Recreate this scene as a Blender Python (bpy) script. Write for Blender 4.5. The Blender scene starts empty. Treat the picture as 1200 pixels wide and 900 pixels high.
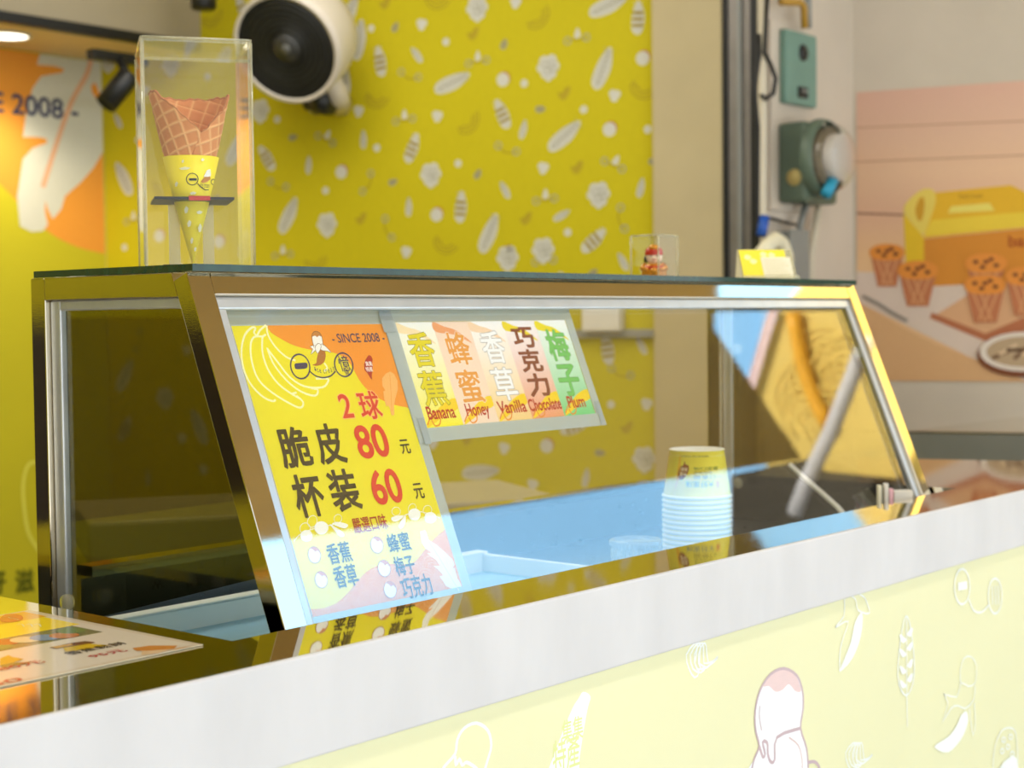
import bpy, bmesh, math, random
import numpy as np
from mathutils import Vector, Matrix
random.seed(7)
scene = bpy.context.scene
COL = scene.collection
PI = math.pi

# ------------------------------------------------------------------ camera
CT = 0.95                                   # counter top height
FPX = 1824.72
CAM = np.array([-.9394, -1.082, .27 + CT])
def _rot(yaw, pitch, roll):
    f = np.array([math.cos(yaw)*math.cos(pitch), math.sin(yaw)*math.cos(pitch), math.sin(pitch)])
    r = np.cross(f, [0, 0, 1.]); r /= np.linalg.norm(r); u = np.cross(r, f)
    c, s = math.cos(roll), math.sin(roll)
    return c*r + s*u, -s*r + c*u, f
RGT, UPV, FWD = _rot(.7015, -.0415, -.0109)
cam_data = bpy.data.cameras.new('camera')
cam_data.sensor_width = 36.0
cam_data.lens = FPX/1200*36
cam_data.clip_start = .05
cam_data.clip_end = 200
cam_data.dof.use_dof = True
cam_data.dof.focus_distance = 1.55
cam_data.dof.aperture_fstop = 6.6
cam = bpy.data.objects.new('camera', cam_data)
COL.objects.link(cam)
cam.matrix_world = Matrix([[RGT[0], UPV[0], -FWD[0], CAM[0]], [RGT[1], UPV[1], -FWD[1], CAM[1]],
                           [RGT[2], UPV[2], -FWD[2], CAM[2]], [0, 0, 0, 1]])
scene.camera = cam

# ------------------------------------------------------------------ world, sun, lamps, exposure
SKY_WHITE, SKY_BLUE, SKY_ZENITH = (1.25, 1.32, 1.35), (1.1, 2.25, 3.4), (.9, 1.3, 1.9)   # hazy by the sun, deep blue away from it
world = bpy.data.worlds.new('sky'); scene.world = world
world.use_nodes = True
nt = world.node_tree; nt.nodes.clear()
tc = nt.nodes.new('ShaderNodeTexCoord'); sep = nt.nodes.new('ShaderNodeSeparateXYZ')
bg = nt.nodes.new('ShaderNodeBackground'); wo = nt.nodes.new('ShaderNodeOutputWorld')
def ramp_(lo, hi, src):
    m = nt.nodes.new('ShaderNodeMapRange'); m.interpolation_type = 'SMOOTHSTEP'; m.inputs['From Min'].default_value = lo; m.inputs['From Max'].default_value = hi
    nt.links.new(src, m.inputs['Value']); return m.outputs[0]
def mixc(fac, a, b):
    m = nt.nodes.new('ShaderNodeMix'); m.data_type = 'RGBA'; nt.links.new(fac, m.inputs[0])
    for k, c in ((6, a), (7, b)):
        if isinstance(c, tuple): m.inputs[k].default_value = (*c, 1)
        else: nt.links.new(c, m.inputs[k])
    return m.outputs[2]
nt.links.new(tc.outputs['Generated'], sep.inputs[0])
c1_ = mixc(ramp_(.35, .62, sep.outputs['X']), SKY_WHITE, SKY_BLUE)
c2_ = mixc(ramp_(.02, .16, sep.outputs['Z']), SKY_WHITE, c1_)
c3_ = mixc(ramp_(.45, .8, sep.outputs['Z']), c2_, SKY_ZENITH)
nt.links.new(c3_, bg.inputs[0]); nt.links.new(bg.outputs[0], wo.inputs[0])
bg.inputs[1].default_value = 1.0

SUN_STRENGTH = 10.0
sd = bpy.data.lights.new('sun', 'SUN'); sd.energy = SUN_STRENGTH; sd.angle = .01; sd.color = (1, .95, .86)
sun = bpy.data.objects.new('sun', sd); COL.objects.link(sun)
sun.rotation_euler = Vector((.78, -.10, -.62)).to_track_quat('-Z', 'Y').to_euler()

def area(name, loc, size, power, color, aim=(0, 0, -1)):
    d = bpy.data.lights.new(name, 'AREA'); d.shape = 'RECTANGLE'; d.size, d.size_y = size
    d.energy = power; d.color = color
    o = bpy.data.objects.new(name, d); COL.objects.link(o); o.location = loc
    o.rotation_euler = Vector(aim).to_track_quat('-Z', 'Y').to_euler()
    return o
area('shop_ceiling_lamp', (1.1, 1.6, 2.70), (1.6, 1.2), 25, (1, .95, .86))
area('menu_fill_light', (.35, -.78, 2.80), (1.9, .15), 18, (1, .96, .90), (0, .38, -1))  # added fill under the canopy, brightens the signs behind the front glass
area('shop_ceiling_lamp', (-1.6, 1.9, 2.70), (1.6, 1.2), 10, (1, .95, .86))

scene.view_settings.view_transform = 'Standard'
scene.view_settings.look = 'None'
scene.view_settings.exposure = 0.24
scene.view_settings.gamma = 1.0
scene.view_settings.use_curve_mapping = False

# ------------------------------------------------------------------ pixel -> place helpers (1200x900)
def ray(q):
    return FWD + ((q[0]-600)/FPX)*RGT - ((q[1]-450)/FPX)*UPV
def on_plane(q, P, n):
    d = ray(q); return CAM + d*(np.dot(np.asarray(P, float)-CAM, n)/np.dot(d, n))
def at_z(q, z): return on_plane(q, (0, 0, z), np.array([0, 0, 1.]))
def at_y(q, y): return on_plane(q, (0, y, 0), np.array([0, 1., 0]))
def at_x(q, x): return on_plane(q, (x, 0, 0), np.array([1., 0, 0]))
def at_d(q, t): return CAM + ray(q)*t
EX, EY, EZ = np.eye(3)
TH = 1.1872
G0 = np.array([0, 0, CT]); GN = np.array([0, -math.sin(TH), math.cos(TH)]); GT = np.array([0, math.cos(TH), math.sin(TH)])
def gp(x, s, o=0): return G0 + x*EX + s*GT + o*GN           # a point on the slanted front: along, up the slope, out
def on_glass(q, o=0):
    P = on_plane(q, G0+GN*o, GN); return np.array([P[0], (P-G0) @ GT])
WA = math.radians(105.69)
WD = np.array([math.cos(WA), math.sin(WA), 0]); WS = -WD; WN = np.array([-math.sin(WA), math.cos(WA), 0])
W0 = at_d((600, 374), 4.6)
if WN @ (CAM-W0) < 0: WN = -WN

# ------------------------------------------------------------------ materials
def s2l(c):
    out = []
    for v in c[:3]:
        v = v/255.0
        out.append(v/12.92 if v <= .04045 else ((v+.055)/1.055)**2.4)
    return tuple(out)
def new_mat(name):
    m = bpy.data.materials.new(name); m.use_nodes = True
    return m, m.node_tree, m.node_tree.nodes['Principled BSDF']
def mat(name, rgb, rough=.5, metal=0., noise=0., scale=20., spec=.5, bump=0., stretch=None, emit=None):
    m, t, b = new_mat(name)
    c = s2l(rgb)
    b.inputs['Base Color'].default_value = (*c, 1); b.inputs['Roughness'].default_value = rough
    b.inputs['Metallic'].default_value = metal; b.inputs['Specular IOR Level'].default_value = spec
    if noise or bump:
        tcn = t.nodes.new('ShaderNodeTexCoord'); mp = t.nodes.new('ShaderNodeMapping'); nz = t.nodes.new('ShaderNodeTexNoise')
        nz.inputs['Scale'].default_value = scale; nz.inputs['Detail'].default_value = 5
        if stretch: mp.inputs['Scale'].default_value = stretch
        t.links.new(tcn.outputs['Object'], mp.inputs[0]); t.links.new(mp.outputs[0], nz.inputs['Vector'])
        if noise:
            r = t.nodes.new('ShaderNodeValToRGB')
            r.color_ramp.elements[0].position = .3; r.color_ramp.elements[1].position = .7
            r.color_ramp.elements[0].color = (*[v*(1-noise) for v in c], 1); r.color_ramp.elements[1].color = (*[min(1, v*(1+noise)) for v in c], 1)
            t.links.new(nz.outputs['Fac'], r.inputs[0]); t.links.new(r.outputs[0], b.inputs['Base Color'])
        if bump:
            bp = t.nodes.new('ShaderNodeBump'); bp.inputs['Strength'].default_value = bump; bp.inputs['Distance'].default_value = .002
            t.links.new(nz.outputs['Fac'], bp.inputs['Height']); t.links.new(bp.outputs[0], b.inputs['Normal'])
    if emit:
        b.inputs['Emission Color'].default_value = (*s2l(rgb), 1); b.inputs['Emission Strength'].default_value = emit
    return m
def glass(name, tint, f0, haze=0., hazecol=(200, 205, 205), rough=0.):
    """thin clear sheet: what lies behind shows through, the surface mirrors more at a grazing angle"""
    m, t, b = new_mat(name); t.nodes.remove(b)
    out = t.nodes['Material Output']
    geo = t.nodes.new('ShaderNodeNewGeometry'); dot = t.nodes.new('ShaderNodeVectorMath'); dot.operation = 'DOT_PRODUCT'
    t.links.new(geo.outputs['Normal'], dot.inputs[0]); t.links.new(geo.outputs['Incoming'], dot.inputs[1])
    def M(op, a, bb):
        n = t.nodes.new('ShaderNodeMath'); n.operation = op
        for i, v in enumerate((a, bb)):
            if v is None: continue
            if isinstance(v, (int, float)): n.inputs[i].default_value = v
            else: t.links.new(v, n.inputs[i])
        return n.outputs[0]
    c = M('ABSOLUTE', dot.outputs['Value'], None); k = M('SUBTRACT', 1.0, c); p = M('POWER', k, 5.0)
    f = M('ADD', M('MULTIPLY', p, 1-f0), f0)
    tr = t.nodes.new('ShaderNodeBsdfTransparent'); tr.inputs[0].default_value = (*tint, 1)
    gl = t.nodes.new('ShaderNodeBsdfGlossy'); gl.inputs['Roughness'].default_value = rough; gl.inputs['Color'].default_value = (1, 1, 1, 1)
    base = tr.outputs[0]
    if haze:
        df = t.nodes.new('ShaderNodeBsdfDiffuse'); df.inputs[0].default_value = (*s2l(hazecol), 1)
        mh = t.nodes.new('ShaderNodeMixShader'); mh.inputs[0].default_value = haze
        t.links.new(tr.outputs[0], mh.inputs[1]); t.links.new(df.outputs[0], mh.inputs[2]); base = mh.outputs[0]
    mx = t.nodes.new('ShaderNodeMixShader'); t.links.new(f, mx.inputs[0])
    t.links.new(base, mx.inputs[1]); t.links.new(gl.outputs[0], mx.inputs[2]); t.links.new(mx.outputs[0], out.inputs['Surface'])
    return m
def steel(name, rgb, rough, scratch=.0, stretch=(1, 1, 1), scale=60, bump=.03):
    m, t, b = new_mat(name)
    b.inputs['Base Color'].default_value = (*s2l(rgb), 1); b.inputs['Metallic'].default_value = 1; b.inputs['Roughness'].default_value = rough
    tcn = t.nodes.new('ShaderNodeTexCoord'); mp = t.nodes.new('ShaderNodeMapping'); nz = t.nodes.new('ShaderNodeTexNoise')
    mp.inputs['Scale'].default_value = stretch; nz.inputs['Scale'].default_value = scale; nz.inputs['Detail'].default_value = 3
    t.links.new(tcn.outputs['Object'], mp.inputs[0]); t.links.new(mp.outputs[0], nz.inputs['Vector'])
    mr = t.nodes.new('ShaderNodeMapRange'); mr.inputs['To Min'].default_value = max(0, rough-scratch); mr.inputs['To Max'].default_value = rough+scratch
    t.links.new(nz.outputs['Fac'], mr.inputs['Value']); t.links.new(mr.outputs[0], b.inputs['Roughness'])
    bp = t.nodes.new('ShaderNodeBump'); bp.inputs['Strength'].default_value = bump; bp.inputs['Distance'].default_value = .0006
    t.links.new(nz.outputs['Fac'], bp.inputs['Height']); t.links.new(bp.outputs[0], b.inputs['Normal'])
    return m
def print_mat(name, rough, spec=.5):
    m, t, b = new_mat(name)
    a = t.nodes.new('ShaderNodeAttribute'); a.attribute_name = 'Col'
    nz = t.nodes.new('ShaderNodeTexNoise'); nz.inputs['Scale'].default_value = 90
    mr = t.nodes.new('ShaderNodeMapRange'); mr.inputs['To Min'].default_value = .96; mr.inputs['To Max'].default_value = 1.04
    mu = t.nodes.new('ShaderNodeVectorMath'); mu.operation = 'SCALE'
    t.links.new(nz.outputs['Fac'], mr.inputs['Value']); t.links.new(a.outputs['Color'], mu.inputs[0]); t.links.new(mr.outputs[0], mu.inputs['Scale'])
    t.links.new(mu.outputs[0], b.inputs['Base Color']); b.inputs['Roughness'].default_value = rough; b.inputs['Specular IOR Level'].default_value = spec
    return m
M = dict(
    print=print_mat('printed_paper', .55, .3), gloss_print=print_mat('laminated_print', .12, .5), matte_print=print_mat('wall_print', .7, .2),
    steel=steel('polished_steel', (222, 212, 192), .05, .02, (1, 1, 1), 40),
    frame=steel('frame_steel', (212, 200, 176), .07, .04, (2, 2, 30), 60),
    frame_front=steel('frame_steel_scuffed', (206, 197, 180), .03, .025, (3, 60, 60), 50, .004),
    well=steel('well_steel', (120, 122, 124), .30, .08, (3, 3, 3), 20),
    band=mat('brushed_band', (217, 213, 212), .42, .0, .05, 14, .5, 0, (1, 1, .35)),
    gasket=mat('silver_channel', (205, 208, 210), .28, .55, .05, 30),
    pane=glass('front_glass', (.985, .99, .985), .095), clear=glass('clear_glass', (.93, .96, .94), .03),
    acrylic=glass('clear_acrylic', (.985, .985, .965), .016),
    acrylic_edge=glass('acrylic_edge', (.9, .88, .78), .04, .28, (235, 232, 205)),
    film=glass('tinted_film', (.46, .42, .28), .03), sleeve=glass('plastic_sleeve', (.80, .84, .84), .03, .5, (216, 228, 228)),
    tape=glass('clear_tape', (.8, .85, .86), .05, .45, (205, 218, 222), .2),
    plate=mat('glass_edge', (26, 60, 50), .08, 0, .25, 60, .7),
    dark=mat('dark_plastic', (22, 22, 22), .4), black=mat('black_metal', (14, 14, 14), .5), white=mat('white_plastic', (232, 226, 214), .4),
    beige=mat('beige_paint', (188, 172, 132), .7, 0, .05, 5), fascia=mat('fascia_paint', (164, 152, 126), .7, 0, .04, 3),
    wallwhite=mat('white_wall_paint', (212, 200, 184), .75, 0, .05, 4), soffit=mat('soffit_paint', (214, 192, 150), .7, 0, .04, 4),
    floor=mat('grey_tile', (150, 145, 136), .4, 0, .08, 6), pave=mat('pavement', (212, 206, 196), .8, 0, .1, 8),
    road=mat('asphalt', (196, 190, 180), .9, 0, .15, 10), ceil=mat('ceiling_paint', (222, 214, 198), .8, 0, .02, 5),
    canopy=mat('canopy_boards', (168, 138, 74), .7, 0, .08, 3, .3), yellow=mat('yellow_wall', (196, 186, 22), .7, 0, .03, 3),
    sign=mat('sign_yellow', (226, 194, 96), .6, 0, .03, 5), pole=mat('pole_grey', (205, 200, 196), .4), orange=mat('hose_orange', (240, 170, 20), .5),
    teal=mat('teal_enamel', (116, 152, 138), .4, 0, .06, 12), green=mat('grey_green_enamel', (92, 108, 92), .45, 0, .1, 14),
    greyp=mat('grey_paint', (140, 142, 138), .5, 0, .05, 10), rail=mat('shutter_rail', (136, 130, 124), .4, .5, .08, 20),
    pipe=mat('cream_pipe', (214, 204, 182), .5), blue=mat('blue_tube', (30, 84, 178), .45), cyan=mat('cyan_tag', (40, 160, 200), .5),
    brass=mat('brass_seal', (196, 176, 110), .4, .3), dial=mat('meter_dial', (206, 192, 186), .4), mustard=mat('mustard_pipe', (186, 142, 48), .5),
    table=mat('grey_table', (168, 158, 128), .35, 0, .05, 8), cupwhite=mat('cup_paper', (244, 244, 238), .5), cream=mat('cream_paper', (238, 230, 200), .6),
    lid=glass('clear_lid', (.86, .9, .92), .06, .14, (225, 235, 240), .06), fan=mat('fan_white', (214, 204, 190), .45), fandark=mat('fan_grille', (52, 52, 50), .45, 0, .2, 40),
    lamp=mat('lamp_glow', (255, 250, 235), .5, 0, emit=3.0), gold=mat('gold_glaze', (214, 140, 36), .25, .2), red=mat('red_glaze', (190, 40, 30), .3), skin=mat('doll_face', (240, 214, 190), .35),
    maroon=mat('maroon_acrylic', (70, 22, 24), .2), pink=mat('pink_card', (244, 190, 196), .6), ledge=mat('ledge_grey', (128, 128, 118), .4, .4, .06, 8),
    cord=mat('cord_white', (226, 224, 218), .5), strawwhite=mat('motif_white', (235, 235, 235), .6),
)

# ------------------------------------------------------------------ mesh building
class MB:
    def __init__(s): s.v, s.f, s.mi, s.c, s.sm = [], [], [], [], []
    def add(s, verts, faces, mi=0, col=None, smooth=False):
        b = len(s.v); s.v += [tuple(map(float, p)) for p in verts]
        if col is None: col = [(1, 1, 1)]*len(verts)
        elif not isinstance(col, list): col = [col]*len(verts)
        s.c += col
        for f in faces: s.f.append([i+b for i in f]); s.mi.append(mi); s.sm.append(smooth)
        return s
    def box(s, o, a, b, c, mi=0):
        o, a, b, c = map(np.asarray, (o, a, b, c))
        v = [o, o+a, o+a+b, o+b, o+c, o+a+c, o+a+b+c, o+b+c]
        return s.add(v, [(0, 3, 2, 1), (4, 5, 6, 7), (0, 1, 5, 4), (1, 2, 6, 5), (2, 3, 7, 6), (3, 0, 4, 7)], mi)
    def abox(s, x0, x1, y0, y1, z0, z1, mi=0):
        return s.box((x0, y0, z0), (x1-x0, 0, 0), (0, y1-y0, 0), (0, 0, z1-z0), mi)
    def prism(s, poly, vec, mi=0, cap=None):
        n = len(poly); p = [np.asarray(q, float) for q in poly]; vec = np.asarray(vec, float)
        v = p + [q+vec for q in p]
        s.add(v, [], mi); b = len(s.v)-2*n
        cap = mi if cap is None else cap
        s.f += [[b+i for i in reversed(range(n))], [b+n+i for i in range(n)]]; s.mi += [cap, cap]; s.sm += [False, False]
        for i in range(n):
            j = (i+1) % n; s.f.append([b+i, b+j, b+n+j, b+n+i]); s.mi.append(mi); s.sm.append(False)
        return s
    def tube(s, pts, r, n=10, mi=0):
        pts = [np.asarray(p, float) for p in pts]; rings = []
        up = None
        for i, p in enumerate(pts):
            d = pts[min(i+1, len(pts)-1)]-pts[max(i-1, 0)]; d /= np.linalg.norm(d)
            if up is None:
                up = np.cross(d, EZ) if abs(d[2]) < .9 else np.cross(d, EX)
            up = up-d*(up@d); up /= np.linalg.norm(up); w = np.cross(d, up)
            rr = r[i] if isinstance(r, (list, tuple)) else r
            rings.append([p+rr*(math.cos(2*PI*k/n)*up+math.sin(2*PI*k/n)*w) for k in range(n)])
        v = [q for ring in rings for q in ring]; f = []
        for i in range(len(pts)-1):
            for k in range(n): f.append((i*n+k, i*n+(k+1) % n, (i+1)*n+(k+1) % n, (i+1)*n+k))
        f.append(tuple(reversed(range(n)))); f.append(tuple((len(pts)-1)*n+k for k in range(n)))
        return s.add(v, f, mi, smooth=True)
    def lathe(s, prof, o, axis=EZ, n=32, mi=0, closed=False, col=None):
        axis = np.asarray(axis, float)/np.linalg.norm(axis); o = np.asarray(o, float)
        a = np.cross(axis, EX if abs(axis[0]) < .9 else EY); a /= np.linalg.norm(a); b = np.cross(axis, a)
        v, f = [], []
        for r, h in prof:
            for k in range(n): v.append(o+axis*h+r*(math.cos(2*PI*k/n)*a+math.sin(2*PI*k/n)*b))
        m = len(prof)
        for i in range(m if closed else m-1):
            j = (i+1) % m
            for k in range(n): f.append((i*n+k, i*n+(k+1) % n, j*n+(k+1) % n, j*n+k))
        return s.add(v, f, mi, col, smooth=True)
    def ball(s, c, r, n=20, mi=0):
        r = np.asarray(r if hasattr(r, '__len__') else (r, r, r), float); c = np.asarray(c, float); v, f = [], []
        h = n//2
        for i in range(h+1):
            t = PI*i/h
            for k in range(n): v.append(c+r*np.array([math.sin(t)*math.cos(2*PI*k/n), math.sin(t)*math.sin(2*PI*k/n), math.cos(t)]))
        for i in range(h):
            for k in range(n): f.append((i*n+k, i*n+(k+1) % n, (i+1)*n+(k+1) % n, (i+1)*n+k))
        return s.add(v, f, mi, smooth=True)
    def build(s, name, mats, parent=None, bevel=0, colored=False, fix=True):
        org = np.array(parent_origin(parent))
        me = bpy.data.meshes.new(name)
        me.from_pydata([tuple(np.array(p)-org) for p in s.v], [], s.f)
        if not isinstance(mats, (list, tuple)): mats = [mats]
        for m in mats: me.materials.append(m)
        for p, mi, sm in zip(me.polygons, s.mi, s.sm): p.material_index = mi; p.use_smooth = sm
        if colored:
            at = me.color_attributes.new('Col', 'FLOAT_COLOR', 'POINT')
            at.data.foreach_set('color', [x for c in s.c for x in (*c, 1.0)])
        if fix:
            b = bmesh.new(); b.from_mesh(me); bmesh.ops.remove_doubles(b, verts=b.verts, dist=1e-6)
            bmesh.ops.recalc_face_normals(b, faces=b.faces); b.to_mesh(me); b.free()
        me.update()
        o = bpy.data.objects.new(name, me); COL.objects.link(o)
        if parent is not None: o.parent = parent
        if bevel:
            mo = o.modifiers.new('edge', 'BEVEL'); mo.width = bevel; mo.segments = 2; mo.limit_method = 'ANGLE'; mo.angle_limit = .6
            mo.harden_normals = False
        return o
def parent_origin(p):
    o = np.zeros(3)
    while p is not None: o = o+np.array(p.location); p = p.parent
    return o
def tag(o, label=None, cat=None, group=None, kind=None):
    if label: o['label'] = label
    if cat: o['category'] = cat
    if group: o['group'] = group
    if kind: o['kind'] = kind
    return o
def thing(name, label, cat, loc, group=None):
    o = bpy.data.objects.new(name, None); COL.objects.link(o); o.location = tuple(map(float, loc)); o.empty_display_size = .05
    return tag(o, label, cat, group)
def struct(name, mb, m, bevel=0, parent=None, **k):
    o = mb.build(name, m, parent, bevel, **k)
    if parent is None: o['kind'] = 'structure'
    return o

# ------------------------------------------------------------------ flat printed art
_txt = {}
def text_mesh(s, bold=0., shear=0.):
    k = (s, bold, shear)
    if k not in _txt:
        c = bpy.data.curves.new('lettering', 'FONT'); c.body = s; c.resolution_u = 2 if max(map(ord, s)) > 255 else 5; c.shear = shear
        o = bpy.data.objects.new('lettering', c); COL.objects.link(o)
        dg = bpy.context.evaluated_depsgraph_get(); dg.update()
        me = bpy.data.meshes.new_from_object(o.evaluated_get(dg))
        v = np.array([(p.co.x, p.co.y) for p in me.vertices]); f = [list(p.vertices) for p in me.polygons]
        n0 = len(f)
        if bold:                                    # heavier strokes: a band of width 2*bold along every outline
            cnt = {}
            for q in f:
                for i in range(len(q)):
                    e_ = (min(q[i], q[i-1]), max(q[i], q[i-1])); cnt[e_] = cnt.get(e_, 0)+1
            ext = []
            for (i, j), n in cnt.items():
                if n != 1: continue
                a, b = v[i], v[j]; d = b-a; l = np.linalg.norm(d)
                if l < 1e-7: continue
                d = d/l; q = np.array([-d[1], d[0]])*bold; e2 = d*bold*.41; e3 = d*bold
                b0 = len(v)+len(ext); ext += [a-e3+q*.41, a-e2+q, b+e2+q, b+e3+q*.41, b+e3-q*.41, b+e2-q, a-e2-q, a-e3-q*.41]
                f.append(list(range(b0, b0+8)))
            v = np.vstack([v, np.array(ext)])
        lo, hi = v.min(0), v.max(0)
        _txt[k] = ((v-lo)/(hi-lo), f, (hi-lo), n0)
        bpy.data.objects.remove(o); bpy.data.meshes.remove(me); bpy.data.curves.remove(c)
    return _txt[k]
class Art:
    """flat print: to3d(u, v, height) places it, px(q) maps a photo point to (u, v)"""
    def __init__(s, to3d, px=None, step=.00012): s.to3d, s.pxf, s.step, s.mb, s.n, s.pad = to3d, px, step, MB(), 0, 0.
    def P(s, pts): return [np.asarray(s.pxf(p)) for p in pts] if s.pxf else [np.asarray(p) for p in pts]
    def raw(s, uv, faces, col):
        s.n += 1
        s.mb.add([s.to3d(u, v, s.n*s.step) for u, v in uv], faces, 0, col)
    def poly(s, pts, rgb, uv=False):
        p = [np.asarray(q) for q in pts] if uv else s.P(pts)
        col = [s2l(c) for c in rgb] if isinstance(rgb[0], (tuple, list)) else s2l(rgb)
        s.raw(p, [list(range(len(p)))], col)
    def smooth(s, pts, rgb, uv=False, k=3):
        s.poly(curve([np.asarray(q) for q in pts] if uv else s.P(pts), True, k), rgb, True)
    def ell(s, c, rx, ry, rgb, rot=0, uv=True, a0=0, a1=2*PI, n=24):
        c = np.asarray(c); cs, sn = math.cos(rot), math.sin(rot); pts = []
        full = abs(a1-a0-2*PI) < 1e-6
        for i in range(n if full else n+1):
            a = a0+(a1-a0)*i/n; x, y = rx*math.cos(a), ry*math.sin(a); pts.append(c+np.array([cs*x-sn*y, sn*x+cs*y]))
        s.poly(pts, rgb, True)
    def ring(s, c, rx, ry, w, rgb, rot=0, a0=0, a1=2*PI, n=28):
        c = np.asarray(c); cs, sn = math.cos(rot), math.sin(rot)
        full = abs(a1-a0-2*PI) < 1e-6
        pts = [c+np.array([cs*rx*math.cos(a)-sn*ry*math.sin(a), sn*rx*math.cos(a)+cs*ry*math.sin(a)]) for a in [a0+(a1-a0)*i/n for i in range(n+(0 if full else 1))]]
        s.stroke(pts, w, rgb, full, True)
    def stroke(s, pts, w, rgb, closed=False, uv=False, k=1):
        p = [np.asarray(q) for q in pts] if uv else s.P(pts)
        if k > 1: p = curve(p, closed, k)
        n = len(p); L, R = [], []
        for i in range(n):
            a, b = (p[i-1], p[(i+1) % n]) if closed else (p[max(i-1, 0)], p[min(i+1, n-1)])
            d = b-a; l = np.linalg.norm(d); d = d/l if l > 1e-9 else np.array([1., 0]); q = np.array([-d[1], d[0]])*w/2
            L.append(p[i]+q); R.append(p[i]-q)
        f = [[i, (i+1) % n, n+(i+1) % n, n+i] for i in range(n if closed else n-1)]
        s.raw(L+R, f, s2l(rgb))
    def text(s, body, tl, br, rgb, bold=0., uv=False, halo=None, halo_rgb=None, shear=0., flip=False):
        a, b = (np.asarray(tl), np.asarray(br)) if uv else s.P([tl, br])
        for bd, c in ((halo, halo_rgb), (bold, rgb)):
            if c is None: continue
            t, f, size, n0 = text_mesh(body, bd, shear)
            ex = 0.
            if c is halo_rgb and halo: ex = (halo-bold)/size[1]
            u0, v0, u1, v1 = a[0], b[1], b[0], a[1]; pd = 0 if uv else s.pad*(v1-v0); u0 -= pd; u1 += pd
            h, w = (v1-v0), (u1-u0); g = ex*h; gx = ex*h*(1 if w > 0 else -1)
            q = t.copy()
            if flip: q = 1-q
            pts = [(u0-gx+x*(w+2*gx), v0-g+y*(h+2*g)) for x, y in q]
            if n0 == len(f): s.raw(pts, f, s2l(c)); continue
            used = 1+max(i for p in f[:n0] for i in p); de = max(6e-7, s.step/17); s.n += 1
            P3 = [s.to3d(u, vv, s.n*s.step+(0 if i < used else de*(1+((i-used)//8) % 16))) for i, (u, vv) in enumerate(pts)]
            s.mb.add(P3, f, 0, s2l(c)); s.n += max(1, math.ceil(17*de/s.step))
    def build(s, name, m, parent=None): return s.mb.build(name, m, parent, colored=True, fix=False)
def curve(p, closed=False, k=4):
    """Catmull-Rom through the points"""
    n = len(p); out = []
    for i in range(n if closed else n-1):
        if closed: a, b, c, d = p[i-1], p[i], p[(i+1) % n], p[(i+2) % n]
        else: a, b, c, d = p[max(i-1, 0)], p[i], p[i+1], p[min(i+2, n-1)]
        for j in range(k):
            t = j/k
            out.append(.5*((2*b)+(c-a)*t+(2*a-5*b+4*c-d)*t*t+(3*b-a-3*c+d)*t**3))
    if not closed: out.append(p[-1])
    return out
def zoomed(x0, y0, k): return lambda pts: [(x0+a/k, y0+b/k) for a, b in pts]
# ================================================================== SETTING
CORN = on_plane((122, 200), W0, WN)                     # wallpaper wall meets the mural wall
MY = CORN[1]
def W(q, o=0): return on_plane(q, W0+WN*o, WN)
def wuv(q): P = W(q); return np.array([(P-W0) @ WS, P[2]])
def w3(u, v, h): return W0*np.array([1, 1, 0])+WS*u+EZ*v+WN*h
uC, uE = wuv((122, 200))[0], wuv((890, 200))[0]
uP0, uP1 = wuv((769.5, 200))[0], wuv((850, 200))[0]
EDGE = W((890, 200)); EDGE[2] = 0                        # the wallpaper wall ends at the shutter rail
FY = EDGE[1]
K0 = at_y((1000, 200), FY); K0[2] = 0                     # the pier face meets the poster wall
def p2(q, o=0): return on_plane(q, K0+WN*o, WN)
def puv(q): P = p2(q); return np.array([(P-K0) @ WS, P[2]])
def p3(u, v, h): return K0+WS*u+EZ*v+WN*h
HC = 2.78

struct('floor', MB().abox(-4, 4.2, -.2, 3.6, -.05, 0), M['floor'])
struct('pavement', MB().abox(-9, 14, -4.2, -.2, -.05, -.002), M['pave'])
struct('road', MB().abox(-14, 22, -22, -4.2, -.16, -.12), M['road'])
struct('ceiling', MB().prism([(-4, -.35, HC), (4.3, -.35, HC), (4.3, 3.6, HC), (-4, 3.6, HC)], (0, 0, .1)), M['ceil'])
struct('wall_left', MB().abox(-4.1, -4, -.3, 3.4, 0, HC), M['yellow'])
# wall behind: mural wall
wbm = MB()
for x0, x1, z0, z1 in ((-4, CORN[0]+.02, 0, HC),): wbm.abox(x0, x1, MY, MY+.1, z0, z1)
mur = struct('wall_back', wbm, M['yellow'])
struct('dark_reflect_panel', MB().abox(-3.99, -.6, MY-.03, MY-.001, 0, 1.24), mat('dark_reflect_brown', (44, 30, 26), .4, 0, .1, 4))  # unseen dark panel, added so the case frame and film reflect dark
# wall with the wallpaper (right-hand wall of the shop)
a0, a1 = w3(uC, 0, 0), w3(uE, 0, 0)
wr = struct('wall_right', MB().prism([a0, a1, a1-WN*.1, a0-WN*.1], (0, 0, HC)), M['beige'])
# pier face with the meters, and the wall with the poster
K1 = K0+WS*((K0[1]+.42)/-WS[1])
struct('wall_pier', MB().prism([a1, K0, K0+EY*.1, a1+EY*.1], (0, 0, HC)), M['wallwhite'])
struct('wall_outer', MB().prism([K0, K1, K1-WN*.1, K0-WN*.1], (0, 0, HC)), M['wallwhite'])
# dropped fascia and soffit
FAY = at_y((235, 20), MY)[1]
FAP = on_plane((235, 25), W0, WN); FAY = FAP[1]
zt0 = at_y((80, 36.5), FAY)[2]
struct('trim_1', MB().abox(-.9, FAP[0]+.01, FAY, FAY+.04, zt0, HC), M['fascia'])
struct('trim_2', MB().prism([(-.9, FAY+.04, zt0), (FAP[0], FAY+.04, zt0), (CORN[0], MY, zt0), (-.9, MY, zt0)], (0, 0, .03)), M['soffit'])
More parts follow.
